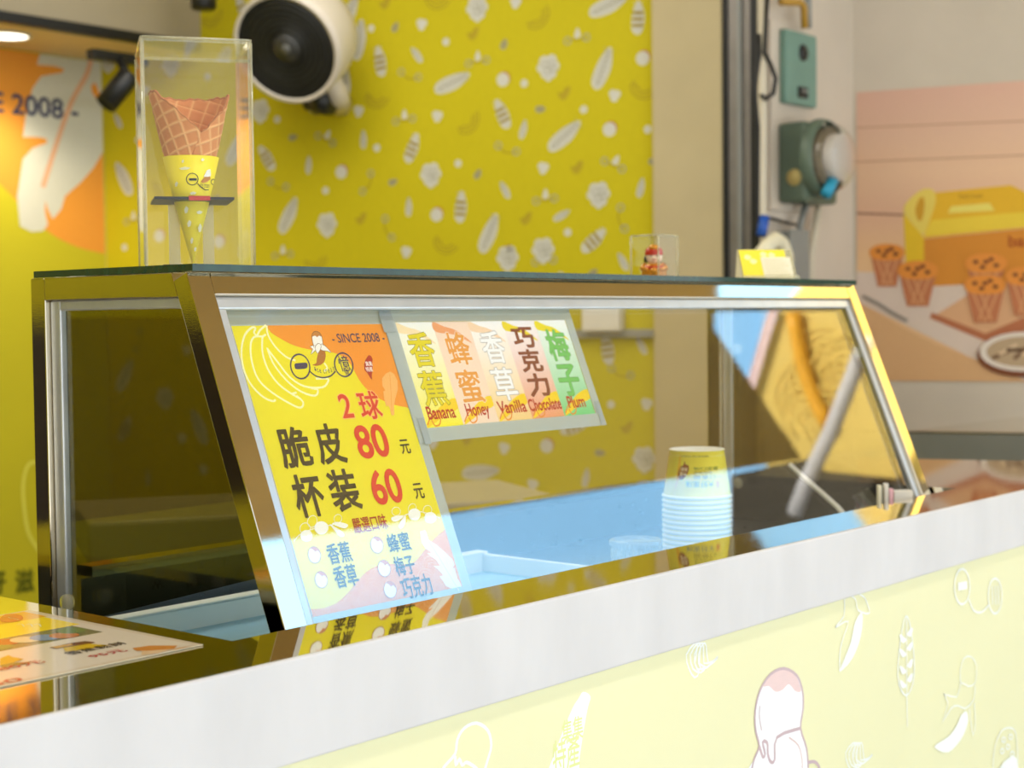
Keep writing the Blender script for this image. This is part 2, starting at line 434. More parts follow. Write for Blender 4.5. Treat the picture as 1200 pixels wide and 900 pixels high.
# pillar panel right of the wallpaper, then the shutter rail
struct('pillar', MB().prism([w3(uP0, 0, 0), w3(uP1, 0, 0), w3(uP1, 0, .035), w3(uP0, 0, .035)], (0, 0, HC)), M['beige'], .003)
ur = [wuv((x, 200))[0] for x in (850, 855.5, 860, 868, 872, 882, 888)]
rl = MB()
rl.prism([w3(ur[0], 0, 0), w3(ur[1], 0, 0), w3(ur[1], 0, .02), w3(ur[0], 0, .02)], (0, 0, HC), 1)
rl.prism([w3(ur[1], 0, 0), w3(ur[3], 0, 0), w3(ur[3], 0, .012), w3(ur[1], 0, .012)], (0, 0, HC), 0)
rl.prism([w3(ur[3], 0, 0), w3(ur[4], 0, 0), w3(ur[4], 0, .03), w3(ur[3], 0, .03)], (0, 0, HC), 2)
rl.prism([w3(ur[4], 0, 0), w3(ur[5], 0, 0), w3(ur[5], 0, .014), w3(ur[4], 0, .014)], (0, 0, HC), 0)
rl.prism([w3(ur[5], 0, 0), w3(ur[6]+.015, 0, 0), w3(ur[6]+.015, 0, .02), w3(ur[5], 0, .02)], (0, 0, HC), 1)
struct('trim_3', rl, [M['rail'], M['black'], M['greyp']])

# ---- street side, unseen: canopy, sign, wall, hose and pole shaped to give the reflections
ZA = 1.9+CT
def mirror(q, test):
    P = on_plane(q, G0, GN); d = ray(q); d = d-2*(d @ GN)*GN
    return P, d
def mz(q, z): P, d = mirror(q, 0); return P+d*((z-P[2])/d[2])
def mx(q, x): P, d = mirror(q, 0); return P+d*((x-P[0])/d[0])
tip, bend, end = mz((940, 537), ZA), mz((838, 385), ZA), mz((838, 335), ZA)
cp = [(-8, -2.84, ZA), tip, bend, end, (end[0]-.1, -.34, ZA), (-8, -.34, ZA)]
struct('canopy', MB().prism(cp, (0, 0, .12)), M['canopy'])
struct('facade', MB().abox(-8, 5.2, -.44, -.34, ZA-.02, ZA+3), M['canopy'])
XB = 7.6
def b3(u, v, h): return np.array([XB-h, u, v])
sg = [mx(q, XB) for q in [(906, 585), (884.5, 455), (913.5, 362), (934, 338), (945, 322)]]
sp = [np.array([XB, p[1], p[2]]) for p in sg]+[np.array([XB, 1.2, sp_z]) for sp_z in (sg[-1][2]+.4, .2)]
sp = [np.array([XB, sg[0][1]-.05, .2])]+sp
brd = struct('street_sign', MB().prism(sp, (.05, 0, 0)), M['sign'])
ba = Art(b3, lambda q: (lambda P: np.array([P[1], P[2]]))(mx(q, XB)), .002)
for cx, cy in [(962, 440), (985, 462), (942, 462), (965, 420), (990, 430), (950, 490), (975, 490)]:
    c = ba.P([(cx, cy)])[0]
    for r in (.05, .10, .15, .2): ba.ring(c, r, r, .012, (232, 200, 96), a0=0, a1=PI, n=14)
ba.stroke([(913, 360), (885, 456), (889, 470)], .07, (238, 205, 200))
ba.build('lettering', M['print'], brd)
lw = [mx(q, XB-.12) for q in [(857, 556), (943, 538.5), (962, 553), (1010, 558), (1095, 566)]]
lw2 = mx((857, 700), XB-.12); lw = lw+[np.array([XB-.12, lw[-1][1], 0]), np.array([XB-.12, lw2[1], 0]), lw2]
struct('dark_reflect_wall', MB().prism(lw, (.06, 0, 0)), mat('reflect_wall_brown', (66, 58, 40), .7, 0, .1, 3))  # unseen dark wall, added to keep the sky out of the low right reflection
struct('street_hose', MB().tube([mx(q, XB-.06) for q in [(929, 366), (933, 385), (941, 425), (952, 460), (964, 485), (971, 499)]], .045, 8), M['orange'])
struct('street_pole', MB().tube([mx(q, XB-.5) for q in [(1014, 398), (1006, 425), (975, 505), (948, 560), (932, 602)]], .05, 8), M['pole'])

# ------------------------------------------------------------------ wallpaper print
wp = Art(w3, wuv, .00012)
def WP(q): return np.asarray(wuv(q))
WUL = uC+.002
wp.raw([(WUL, 0.), (uP0, 0.), (uP0, HC-.01), (WUL, HC-.01)], [[0, 1, 2, 3]], s2l((198, 184, 24)))
WHT, OLV, GRY, RD = (204, 202, 192), (160, 138, 40), (158, 155, 134), (176, 112, 50)
KP = 4.6/FPX
def loc(c, rot, pts):
    cs, sn = math.cos(rot), math.sin(rot)
    return [np.array([c[0]+cs*x-sn*y, c[1]+sn*x+cs*y]) for x, y in pts]
def feather(art, c, L, rot, body, vein, slim=.3):
    h = L/2; w = L*slim/2
    pts = [(-h, 0), (-.8*h, .8*w), (-.3*h, w), (.3*h, .85*w), (.8*h, .4*w), (h, 0), (.75*h, -.5*w), (.2*h, -w), (-.4*h, -.95*w), (-.85*h, -.6*w)]
    art.smooth(loc(c, rot, pts), body, True)
    art.stroke(loc(c, rot, [(-.9*h, 0), (.85*h, 0)]), L*.025, vein, uv=True)
    for i in range(-3, 4):
        x = i*.24*h
        art.stroke(loc(c, rot, [(x, 0), (x+.18*h, .7*w)]), L*.018, vein, uv=True)
        art.stroke(loc(c, rot, [(x, 0), (x+.18*h, -.7*w)]), L*.018, vein, uv=True)
def motif(art, kind, q, deg=0, k=1.0):
    c = WP(q); r = math.radians(deg); u = KP*k
    if kind == 'F': feather(art, c, 50*u, r, WHT, GRY, .36)
    elif kind == 'f': feather(art, c, 23*u, r, WHT, GRY, .36)
    elif kind == 'S':
        feather(art, c, 38*u, r, WHT, WHT, .40)
        for x in (-9, -2, 5): art.poly(loc(c, r, [((x-1.6)*u, -6.5*u), ((x+1.6)*u, -6.5*u), ((x+2.2)*u, 6.5*u), ((x-1)*u, 6.5*u)]), OLV, True)
    elif kind == 'C':
        for x, y, s in [(-5, 7, 6.5), (4, 8, 6.5), (8, 1, 6), (-9, 0, 5.5), (0, 0, 8), (4, -7, 6), (-4, -7, 5.5), (0, -12, 4)]: art.ell(c+np.array([x, y])*u, s*u, s*u, WHT)
        for x, y in [(-4, 4), (4, 4), (0, -4), (6, -2)]: art.ring(c+np.array([x, y])*u, 4*u, 3.5*u, .9*u, GRY)
    elif kind == 'D':
        art.ell(c+np.array([1.5, 1.5])*u, 8*u, 8*u, RD); art.ell(c, 8*u, 8*u, WHT)
    elif kind == 'd':
        art.ell(c, 4.6*u, 4.6*u, WHT)
    elif kind == 'e':
        for x, y, s in [(-2, 2, 4.5), (3, 1, 4.5), (0, -3, 4.5)]: art.ell(c+np.array([x, y])*u, s*u, s*u, WHT)
    elif kind == 't': feather(art, c, 13*u, r, GRY, OLV, .6)
    elif kind == 'B':
        for i in range(3):
            rr = (17-4.5*i)*u; o = np.array([-.0, .0])
            art.ring(c+loc((0, 0), r, [(4*u, 6*u)])[0], rr, rr*.9, 1.4*u, OLV, r, PI*.95, PI*1.85, 12)
        art.stroke(loc(c, r, [(-13*u, 6*u), (-9*u, 12*u), (-6*u, 6*u)]), 1.6*u, OLV, uv=True)
    elif kind == 'b':
        art.smooth(loc(c, r, [(-8*u, 2*u), (-3*u, 0), (2*u, 7*u), (7*u, 8*u), (6*u, 0), (0, -7*u), (-6*u, -5*u)]), (178, 158, 40), True)
        art.stroke(loc(c, r, [(-8*u, 2*u), (-3*u, 0), (2*u, 7*u)]), 1.4*u, OLV, uv=True)
    elif kind == 'Y':
        art.stroke(loc(c, r, [(-11*u, -4*u), (0, -5*u), (11*u, -3*u)]), 1.6*u, OLV, uv=True)
        for x, y in ((-12, -5), (11, -3)): art.ring(c+np.array(loc((0, 0), r, [(x*u, y*u)])[0]), 4*u, 4*u, 1.6*u, GRY)
        art.smooth(loc(c, r, [(-4*u, -1*u), (0, 9*u), (4*u, 0), (0, -3*u)]), WHT, True)
    elif kind == 'L':
        art.stroke(loc(c, r, [(-11*u, 4*u), (-5*u, -3*u), (5*u, -5*u), (11*u, -3*u)]), 1.6*u, OLV, uv=True)
        for x, y in ((-12, 5), (11, -3)): art.ring(c+np.array(loc((0, 0), r, [(x*u, y*u)])[0]), 4*u, 4*u, 1.6*u, GRY)
Z1, Z2, Z5 = zoomed(0, 0, 3), zoomed(400, 0, 3), zoomed(400, 300, 3)
MOT = [(Z2, [('F', 25, 50, 60), ('F', 62, 140, 80), ('d', 105, 100), ('b', 155, 12), ('B', 330, 5), ('B', 695, 70, 60), ('B', 450, 440, 60), ('B', 1055, 320), ('B', 360, 865), ('B', 120, 355, 10),
  ('C', 478, 30), ('C', 728, 237), ('C', 315, 615), ('C', 905, 685), ('C', 710, 880), ('F', 940, 18, 20), ('F', 920, 240, 68), ('F', 390, 290, 20), ('F', 785, 478, 38), ('F', 520, 820, 66), ('F', 8, 310, 80),
  ('S', 1043, 62, 88), ('S', 136, 215, 100), ('S', 565, 400, 115), ('S', 250, 520, 68), ('S', 420, 727, 86), ('S', 888, 845, 42), ('D', 1060, 205), ('D', 568, 280), ('D', 943, 455), ('D', 335, 755), ('D', 585, 890), ('D', 0, 605),
  ('e', 612, 8), ('e', 282, 85), ('d', 368, 147), ('d', 643, 293), ('d', 852, 385), ('d', 1077, 455), ('e', 960, 335), ('e', 60, 390), ('e', 337, 408), ('d', 125, 520), ('d', 411, 575), ('e', 709, 590), ('d', 796, 817), ('e', 228, 885), ('t', 1098, 568),
  ('f', 265, 193, 128), ('f', 640, 455, 75), ('f', 575, 668, 120), ('f', 1053, 660, 78), ('f', 237, 728, 88), ('f', 775, 757, 28), ('f', 78, 490, 90), ('t', 190, 95, 60), ('t', 572, 155, 70), ('t', 700, 384, 0), ('t', 480, 612, 60), ('t', 182, 640, 20),
  ('Y', 480, 205), ('Y', 830, 125), ('Y', 222, 410), ('Y', 963, 570, -30), ('Y', 718, 690), ('L', 242, 265), ('L', 585, 525), ('L', 165, 805, -50), ('L', 987, 770, -60), ('L', 92, 640, 80),
  ('b', 465, 120), ('b', 785, 330), ('b', 830, 590), ('b', 650, 770), ('b', 70, 770)]),
 (Z1, [('C', 380, 215), ('f', 415, 425, 120), ('d', 484, 492), ('F', 435, 628, 118), ('Y', 470, 765), ('d', 438, 870), ('C', 915, 390), ('d', 975, 420), ('t', 1030, 483, 10), ('Y', 1150, 480, -30), ('S', 937, 555, 125), ('f', 1085, 580, 86), ('L', 980, 650), ('d', 1145, 670),
  ('F', 1015, 757, 62), ('C', 1150, 790), ('Y', 995, 885), ('B', 745, 70, 40), ('C', 600, 230), ('d', 730, 270), ('D', 560, 830), ('D', 770, 850), ('F', 830, 520, 60), ('C', 700, 440), ('t', 760, 700, 40), ('S', 860, 860, 80)]),
 (Z5, [('C', 585, 8), ('Y', 715, 5), ('f', 990, 20, 120), ('t', 885, 60, 40), ('d', 770, 70), ('S', 935, 325, 100), ('f', 1055, 315, 120), ('L', 985, 410), ('d', 948, 522), ('e', 1073, 520), ('S', 820, 600, 20), ('D', 722, 668), ('e', 572, 675), ('t', 910, 692), ('C', 1065, 715),
  ('f', 860, 780, 80), ('b', 1005, 605), ('F', 490, 760, 8), ('b', 445, 645), ('C', 420, 520), ('t', 1080, 900), ('F', 100, 300, 60), ('C', -100, 300), ('S', -220, 420, 100), ('D', -160, 560), ('F', -350, 350, 120), ('C', -620, 500), ('F', -500, 600, 115), ('e', -560, 640), ('f', -680, 780, 90), ('F', -760, 420, 60), ('S', -880, 640, 80), ('C', 120, 640), ('D', 240, 500)])]
for zf, lst in MOT:
    for it in lst:
        wp.n = 1; motif(wp, it[0], zf([(it[1], it[2])])[0], *it[3:])
cent = [WP(zf([(it[1], it[2])])[0]) for zf, lst in MOT for it in lst]
rnd = random.Random(3)
for _ in range(4000):
    c = np.array([rnd.uniform(uC+.05, uP0-.05), rnd.uniform(.08, HC-.06)])
    if min(np.hypot(*(c-k)) for k in cent) < .118: continue
    cent.append(c); WP_ = WP; WP = lambda q, c=c: c
    wp.n = 1; motif(wp, rnd.choice('FfSCDdeteBbYLFSCfde'), None, rnd.uniform(20, 140)); WP = WP_
wp.build('wallpaper', M['matte_print'], wr)

# ------------------------------------------------------------------ mural print on the back wall
def muv(q): P = at_y(q, MY); return np.array([P[0], P[2]])
def m3(u, v, h): return np.array([u, MY-h, v])
mu = Art(m3, muv, .0003)
XR = CORN[0]-.004
zs = zt0
OR, ORD, YG = (236, 158, 62), (220, 142, 70), (196, 190, 22)
# a large orange disc behind a pale feather
cc = curve([np.asarray(p) for p in mu.P(Z1([(-300, 380), (-120, 540), (0, 648), (60, 708), (165, 812), (270, 868), (372, 893)]))], False, 4)
cc = [np.array([min(p[0], XR), p[1]]) for p in cc]
mu.poly(cc+[np.array([XR, zs-.003]), np.array([cc[0][0], zs-.003])], OR, True)
fea = [(140, 172), (368, 196), (370, 535), (330, 588), (285, 640), (228, 690), (215, 735), (185, 770), (168, 735), (160, 705), (157, 740), (168, 790), (150, 812), (110, 815), (70, 795), (60, 690), (80, 560), (115, 520), (165, 503), (163, 488), (140, 482), (80, 482), (95, 380), (115, 310), (145, 268), (220, 255), (225, 242), (190, 232), (130, 228)]
mu.poly([np.array([min(p[0], XR), min(p[1], zs-.003)]) for p in mu.P(Z1(fea))], (212, 212, 200), True)
mu.poly(Z1([(320, 300), (335, 290), (350, 330), (340, 350), (322, 325)]), OR)
mu.stroke(Z1([(322, 188), (305, 260), (250, 360), (200, 500), (150, 658)]), .018, (226, 176, 140), k=4)
mu.text('- SINCE 2008 -', (muv((-106, 100))[0], muv((60, 114.5))[1]), (muv((91.5, 130))[0], muv((60, 138.5))[1]), (66, 70, 104), .02, uv=True)
mu.stroke(zoomed(0, 300, 3)([(150, 725), (105, 728), (85, 770), (80, 840), (95, 960), (125, 1020), (150, 1050)]), .012, (226, 222, 90), k=4)
mu.text('滋', (17, 668), (40, 693), (96, 100, 22), .03); mu.text('好', (-16, 670), (7, 695), (96, 100, 22), .03)
mu.text('味', (50, 666), (73, 691), (96, 100, 22), .03)
mu.build('mural', M['matte_print'], mur)
# track under the fascia edge
tr0, tr1 = at_y((-120, 12), FAY-.02), at_y((210, 60), FAY-.02)
trk = MB().abox(tr0[0], FAP[0]-.02, FAY-.03, FAY+.005, zt0-.006, zt0+.024)
tag(trk.build('track_rail', M['black'], None, .003), 'long black lighting track along the lower edge of the beige fascia', 'track')
def track_head(base, piv, face, r, label, adaptor=None):
    t = thing('track_light', label, 'spotlight', base, 'black track spotlights')
    base, piv, face = map(np.asarray, (base, piv, face))
    if adaptor is not None: MB().box(base+np.array([-.1, -.02, -.035]), (.2, 0, 0), (0, .04, 0), (0, 0, .03)).build('adaptor', M['black'], t, .003)
    MB().tube([base+EZ*-.02, base*.5+piv*.5+EZ*.0, piv], .014, 10).build('stem', M['black'], t)
    a = face-piv; L = np.linalg.norm(a); a /= L
    c0 = piv-a*.012
    MB().lathe([(0, 0), (r*.96, 0), (r, .006), (r, L*1.0), (r*.93, L*1.0), (r*.88, L*.9), (0, L*.88)], c0, a, 32).build('head', M['dark'], t)
    return t
hy = FAY-.02
b_ = at_y((138, 60), hy)
dq = np.linalg.norm(b_-CAM)*.985
nr_ = lambda q, k=1.: CAM+ray(q)/np.linalg.norm(ray(q))*dq*k
track_head(b_, nr_((149, 92)), nr_((121, 126.5), .992), .0335, 'black tilted spotlight hanging from the track beside the clear cone box', True)
h2 = at_y((238, -30), hy-.25)
t2 = thing('ceiling_spotlight', 'black round spotlight cut by the top edge above the fascia end', 'spotlight', (h2[0], h2[1], HC), 'black track spotlights')
MB().tube([(h2[0], h2[1], HC), (h2[0], h2[1], h2[2]+.05)], .014, 10).build('stem', M['black'], t2)
zb = at_y((238, 11), hy-.25)[2]
MB().lathe([(0, .0), (.034, 0), (.038, .005), (.038, h2[2]+.06-zb), (0, h2[2]+.06-zb)], (h2[0], h2[1], zb), EZ, 28).build('head', M['dark'], t2)
dl = at_z((8, 41), zt0)
d_ = thing('downlight', 'round white downlight lit in the soffit above the mural', 'ceiling light', (dl[0], dl[1], zt0))
MB().lathe([(.062, .0), (.072, 0), (.074, -.006), (.062, -.006)], dl, EZ, 32, closed=True).build('trim_ring', M['white'], d_)
MB().lathe([(0, -.003), (.062, -.003), (.062, 0), (0, 0)], dl, EZ, 32).build('diffuser', M['lamp'], d_)
spd = bpy.data.lights.new('downlight_glow', 'SPOT'); spd.energy = 18; spd.spot_size = 2.2; spd.spot_blend = .8; spd.color = (1, .85, .62); spd.shadow_soft_size = .05
so = bpy.data.objects.new('downlight_glow', spd); COL.objects.link(so); so.location = (dl[0], dl[1]-.02, zt0-.03)

# ------------------------------------------------------------------ wall fan
fc = W((340, 53.5), .30); kf = np.linalg.norm(fc-CAM)/FPX
fa = -(ray((342, 55)))/np.linalg.norm(ray((342, 55)))
fa = fa*.84 - RGT*.42 - UPV*.36; fa /= np.linalg.norm(fa)
R = 63.5*kf
wallp = W((392, 118), .0)
fan = thing('wall_fan', 'large round cream wall fan with a dark grille high on the yellow wallpaper', 'fan', wallp)
MB().lathe([(R*.93, .03), (R, .035), (R*1.03, .0), (R*1.02, -.08), (R*.96, -.13), (R*.6, -.17), (0, -.18), (0, -.17), (R*.55, -.15), (R*.9, -.11), (R*.93, 0)], fc, fa, 56, closed=True).build('housing', M['fan'], fan)
g = MB().lathe([(0, .028), (R*.25, .03), (R*.26, .022), (R*.6, .015), (R*.93, .022), (R*.93, .0), (0, -.01)], fc, fa, 56).build('grille', M['fandark'], fan)
MB().lathe([(0, .036), (R*.07, .035), (R*.09, .03)], fc, fa, 28).build('badge', mat('fan_badge', (96, 96, 92), .4), g)
gr = MB()
for k in range(1, 8): gr.lathe([(R*(.2+.1*k), .027), (R*(.2+.1*k)+.004, .03), (R*(.2+.1*k)+.008, .027)], fc, fa, 48)
gr.build('ribs', M['dark'], g)
bx = W((392, 118), .0)
bm_ = MB().tube([W((384, 85), .20), W((396, 112), .13), W((398, 122), .03)], [.03, .032, .036], 18)
bm_.build('bracket', M['fan'], fan)
MB().prism([w3(wuv(q)[0], wuv(q)[1], 0) for q in [(378, 100), (408, 100), (408, 134), (378, 134)]], WN*.03).build('wall_plate', M['fan'], fan, .004)
MB().tube([W((370, 118), .15), W((388, 118), .15)], .042, 20).build('joint_knob', M['dark'], fan)
MB().tube([W((360, 118), .15), W((369, 118), .15)], .030, 18).build('joint_knob', M['dark'], fan)
# conduit strip and socket box low on the wallpaper
def wallbox(name, q0, q1, o0, depth, m, parent=None, bevel=.003):
    a, b = wuv(q0), wuv(q1)
    return MB().prism([w3(a[0], b[1], o0), w3(b[0], b[1], o0), w3(b[0], a[1], o0), w3(a[0], a[1], o0)], WN*depth).build(name, m, parent, bevel)
tag(wallbox('cable_trunking', (455, 388), (769, 395.5), .003, .02, M['greyp']), 'grey cable trunking running across the yellow wallpaper behind the glass', 'trunking')
tag(wallbox('socket_box', (689, 361), (733, 388), .003, .05, M['white'], None, .006), 'off-white socket box above the grey trunking on the wallpaper', 'socket')
# ------------------------------------------------------------------ meters and pipes on the pier
def fbox(name, q0, q1, yf, m, parent, bevel=.004):
    """a box on the pier: front face spans two photo points at depth yf"""
    a, b = at_y(q0, yf), at_y(q1, yf)
    return MB().abox(a[0], b[0], yf, FY-.0125, b[2], a[2]).build(name, m, parent, bevel)
yg = at_x((921, 80), at_y((908, 130), FY)[0])[1]
bd = MB(); a, b = at_y((903, 22), FY-.012), at_y((950, 250), FY-.012); bd.abox(a[0], b[0], FY-.012, FY-.0005, b[2], a[2])
tag(bd.build('meter_board', M['wallwhite'], None, .002), 'pale mounting board on the pier behind the green meter boxes', 'board')
c0 = at_y((939, 80), yg)
gb = thing('switch_box', 'teal metal switch box, the upper one beside the shutter rail', 'electric box', (c0[0], FY, at_y((930, 130), yg)[2]))
fbox('body', (921.5, 33), (958, 127), yg, M['teal'], gb, .006)
k_ = at_y((941, 62), yg); MB().lathe([(0, .006), (.02, .006), (.024, 0)], k_, -EY, 20).build('lock_hole', M['dark'], gb)
a, b = at_y((935, 101), yg), at_y((945.5, 116), yg)
MB().abox(a[0], b[0], yg-.004, yg, b[2], a[2]).build('latch', M['dark'], gb); 
a, b = at_y((938, 105), yg), at_y((944, 109), yg); MB().abox(a[0], b[0], yg-.008, yg-.002, b[2], a[2]).build('window', M['greyp'], gb)
ym = at_x((945, 200), at_y((907, 190), FY)[0])[1]
c0 = at_y((926, 237), FY)
mb_ = thing('meter_box', 'grey-green meter box with a glass dial, below the teal box', 'electric meter', (c0[0], FY, c0[2]))
a, b = at_y((944.5, 141), ym), at_y((962, 238), ym)
MB().abox(a[0], b[0]+.10, ym, FY-.0125, b[2], a[2]).build('body', M['green'], mb_, .012)
xs = at_y((907, 190), FY)[0]
sc = at_x((931, 208), xs); MB().lathe([(0, .006), (.022, .006), (.024, 0)], sc, -EX, 20).build('seal', M['brass'], mb_)
mc = at_y((959, 186), ym)
kk = np.linalg.norm(mc-CAM)/FPX
MB().lathe([(44*kk, 0), (45*kk, .01), (43*kk, .03), (40*kk, .035)], mc, -EY, 36).build('flange', M['green'], mb_)
dm = MB().lathe([(36*kk, .02), (36*kk, .062), (31*kk, .076), (0, .079)], mc, -EY, 36).build('dome', M['clear'], mb_)
MB().lathe([(34*kk, .02), (34*kk, .04), (0, .042)], mc, -EY, 32).build('works', mat('meter_works', (120, 104, 84), .5, 0, .3, 60), mb_)
MB().lathe([(27*kk, .04), (27*kk, .068), (25*kk, .072), (0, .072)], mc+np.array([.012, 0, .0]), -EY, 32).build('dial', M['dial'], mb_)
tg = at_y((972, 222), ym-.05)
tag(MB().tube([tg+np.array([-.02, 0, -.015]), tg+np.array([.025, 0, .03])], .016, 12).build('wire_cap', M['cyan']), 'small bright blue cap below the meter dial', 'cap')
gx = at_y((938, 292), FY-.06)
sb = thing('junction_box', 'small grey junction box low on the pier under the meter', 'electric box', (gx[0], FY, gx[2]))
a, b = at_y((925, 270), FY-.06), at_y((945, 330), FY-.06)
MB().abox(a[0], b[0], FY-.06, FY-.0125, b[2], a[2]).build('body', M['greyp'], sb, .005)
MB().abox(a[0]-.004, b[0]+.004, FY-.068, FY-.06, b[2]-.004, a[2]+.004).build('lid', M['greyp'], sb, .003)
def fpipe(name, qs, y, r, m, label, cat, n=10, group=None):
    return tag(MB().tube([at_y(q, y) for q in qs], r, n).build(name, m), label, cat, group)
fpipe('conduit', [(893, -20), (893.5, 120), (893, 230), (892.5, 420), (892, 560)], FY-.03, .013, M['pipe'], 'cream vertical conduit beside the dark shutter rail', 'pipe', 14)
fpipe('conduit', [(947, -20), (947, 33)], FY-.05, .010, M['greyp'], 'thin grey conduit entering the top of the teal box', 'pipe')
fpipe('gas_pipe', [(915, 2), (938, 3), (942, 8), (943, 33)], FY-.055, .010, M['mustard'], 'mustard bent pipe above the teal box', 'pipe', 12)
fpipe('cable', [(900, -20), (897, 40), (896, 62), (903, 75), (909, 92), (906, 110), (897, 116), (892, 112)], FY-.05, .006, M['black'], 'black cable looped round the cream conduit beside the teal box', 'cable')
fpipe('cable', [(889, 40), (890, 62), (886, 90), (884, 110), (888, 150), (887, 260), (889, 420)], FY-.05, .007, M['black'], 'black cable hanging straight down along the shutter rail', 'cable')
fpipe('blue_sleeve', [(896, 254), (892, 276)], FY-.065, .014, M['blue'], 'short blue cable sleeve low beside the cream conduit', 'cable sleeve', 12)
fpipe('conduit', [(945, 238), (938, 262), (937, 272)], FY-.04, .010, M['greyp'], 'short grey conduit between meter box and junction box', 'pipe')
fpipe('conduit', [(960, 238), (956, 265), (950, 300), (948, 420)], FY-.03, .012, M['pipe'], 'cream conduit dropping from the meter box to behind the case', 'pipe', 12)
fpipe('cable', [(900, 255), (915, 259), (934, 264)], FY-.02, .004, M['dark'], 'thin dark wire crossing the pale board under the meter', 'cable')
fpipe('cream_strap', [(890, 300), (899, 289), (909, 280), (916, 285), (921, 300), (922, 330)], FY-.10, .02, M['cream'], 'cream strap arched low on the pier behind the card holder', 'strap', 12)

# ------------------------------------------------------------------ poster on the right wall
po = Art(p3, puv, .0001)
PZ5, PZ6 = zoomed(1000, 190, 6), zoomed(1000, 330, 6)
TLp, TRp, BRp, BLp = (1004, 108.5), (1290, 95), (1290, 456), (1004, 446)
base = thing('photo_poster', 'large poster of a yellow cake box and waffle-cup cakes on the right wall', 'poster', p3(puv(BLp)[0], puv(BLp)[1], 0))
pp = po.P([TLp, TRp, BRp, BLp]); u0, u1 = pp[0][0], pp[1][0]; v1, v0 = pp[0][1], pp[3][1]
MB().prism([p3(u0, v0, 0.0005), p3(u1, v0, .0005), p3(u1, v1, .0005), p3(u0, v1, .0005)], WN*.003).build('sheet', M['white'], base)
po3 = po.to3d; po.to3d = lambda u, v, h: po3(u, v, h+.0038)
nr = 7
def cl(p): return np.array([min(max(p[0], u0), u1), min(max(p[1], v0), v1)])
wood = [(220, 176, 156), (224, 184, 158), (230, 190, 156), (224, 180, 150), (234, 192, 146), (238, 198, 150), (228, 186, 138), (216, 172, 122)]
vs = [v1+(v0-v1)*i/nr for i in range(nr+1)]
for i in range(nr):
    po.poly([(u0, vs[i]), (u1, vs[i]), (u1, vs[i+1]), (u0, vs[i+1])], [wood[i], tuple(min(255, c+14) for c in wood[i]), tuple(min(255, c+14) for c in wood[i+1]), wood[i+1]], True)
def PP(pts, rgb, sm=False):
    q = [cl(p) for p in po.P(pts)]
    (po.smooth if sm else po.poly)(q, rgb, True)
po.stroke([(1004, 250), (1060, 252)], .006, (150, 104, 84))
for y in (150, 190, 330): po.stroke([(1004, y), (1200, y-8), (1320, y-14)], .004, (196, 150, 120))
# pale cloth with a long fork on it
PP([(1004, 318), (1060, 322), (1330, 300), (1330, 470), (1180, 445), (1130, 415), (1070, 385), (1010, 356), (1004, 352)], (224, 204, 190))
PP([(1004, 352), (1060, 385), (1100, 405), (1155, 425), (1200, 445), (1330, 452), (1330, 458), (1004, 446)], (222, 176, 128))
PP([(1135, 345), (1180, 330), (1330, 322), (1330, 385), (1200, 385), (1155, 397), (1092, 372)], (222, 172, 130)); PP([(1092, 366), (1155, 391), (1200, 372), (1330, 366), (1330, 388), (1200, 392), (1155, 400), (1090, 373)], (184, 112, 76))
# cake box
PP([(1083, 280), (1200, 268), (1330, 258), (1330, 325), (1200, 330), (1083, 336)], (218, 142, 50))
PP([(1059, 250), (1083, 278), (1083, 336), (1063, 330)], (236, 196, 44))
PP([(1083, 277), (1095, 226), (1185, 217), (1215, 232), (1330, 225), (1330, 260), (1200, 267), (1083, 279)], (234, 184, 44)); PP([(1083, 277), (1092, 258), (1180, 250), (1330, 242), (1330, 259), (1200, 266)], (240, 208, 66))
PP([(1059, 246), (1068, 232), (1082, 222), (1094, 223), (1097, 236), (1090, 258), (1082, 275), (1070, 262)], (238, 212, 100), True); PP([(1073, 246), (1077, 234), (1082, 231), (1084, 240), (1081, 257), (1076, 258)], (214, 160, 46), True)
PP([(1111, 250), (1115, 242), (1160, 238), (1166, 247)], (240, 222, 110)); po.text('Sweet house', (1124, 227), (1152, 232), (170, 120, 30)); po.text('banana', (1182, 276), (1240, 288), (170, 80, 30), .02)
def muffin(cx, cy, w, h):
    k = w/50.0
    PP([(cx-22*k, cy+6*k), (cx+22*k, cy+6*k), (cx+13*k, cy+h), (cx-13*k, cy+h)], (196, 122, 82))
    for i in range(-2, 4):
        for d in (1, -1):
            xa = cx+d*(-14*k+i*9*k); lo = lambda x, t: cx+(x-cx)*(1-.36*t)
            a, b = (xa, cy+9*k), (xa+d*13*k, cy+h-2)
            if abs(a[0]-cx) < 20*k and abs(b[0]-cx) < 13*k: po.stroke([a, b], .005, (220, 160, 112))
    PP([(cx-25*k, cy), (cx-18*k, cy-9*k), (cx, cy-12*k), (cx+18*k, cy-9*k), (cx+25*k, cy), (cx+18*k, cy+9*k), (cx, cy+11*k), (cx-18*k, cy+9*k)], (232, 148, 62), True)
    for dx, dy in [(-12, -2), (-4, 4), (6, -5), (12, 2), (0, -2)]: po.ell(po.P([(cx+dx*k, cy+dy*k)])[0], .008, .006, (128, 66, 40))
muffin(1040, 296, 42, 40); muffin(1076, 317, 48, 42); muffin(1156, 309, 50, 30); muffin(1155, 334, 50, 44); muffin(1202, 324, 48, 46)
po.stroke([(1012, 347), (1030, 356), (1045, 366), (1064, 376)], .010, (150, 140, 130))
pc = po.P([(1200, 412)])[0]; ku = np.linalg.norm(p2((1200, 412))-CAM)/FPX
po.ell(pc+np.array([.0, -.012]), 50*ku, 24*ku, (128, 74, 46)); po.ell(pc, 47*ku, 22*ku, (232, 220, 208)); po.ell(pc, 40*ku, 17*ku, (190, 164, 132))
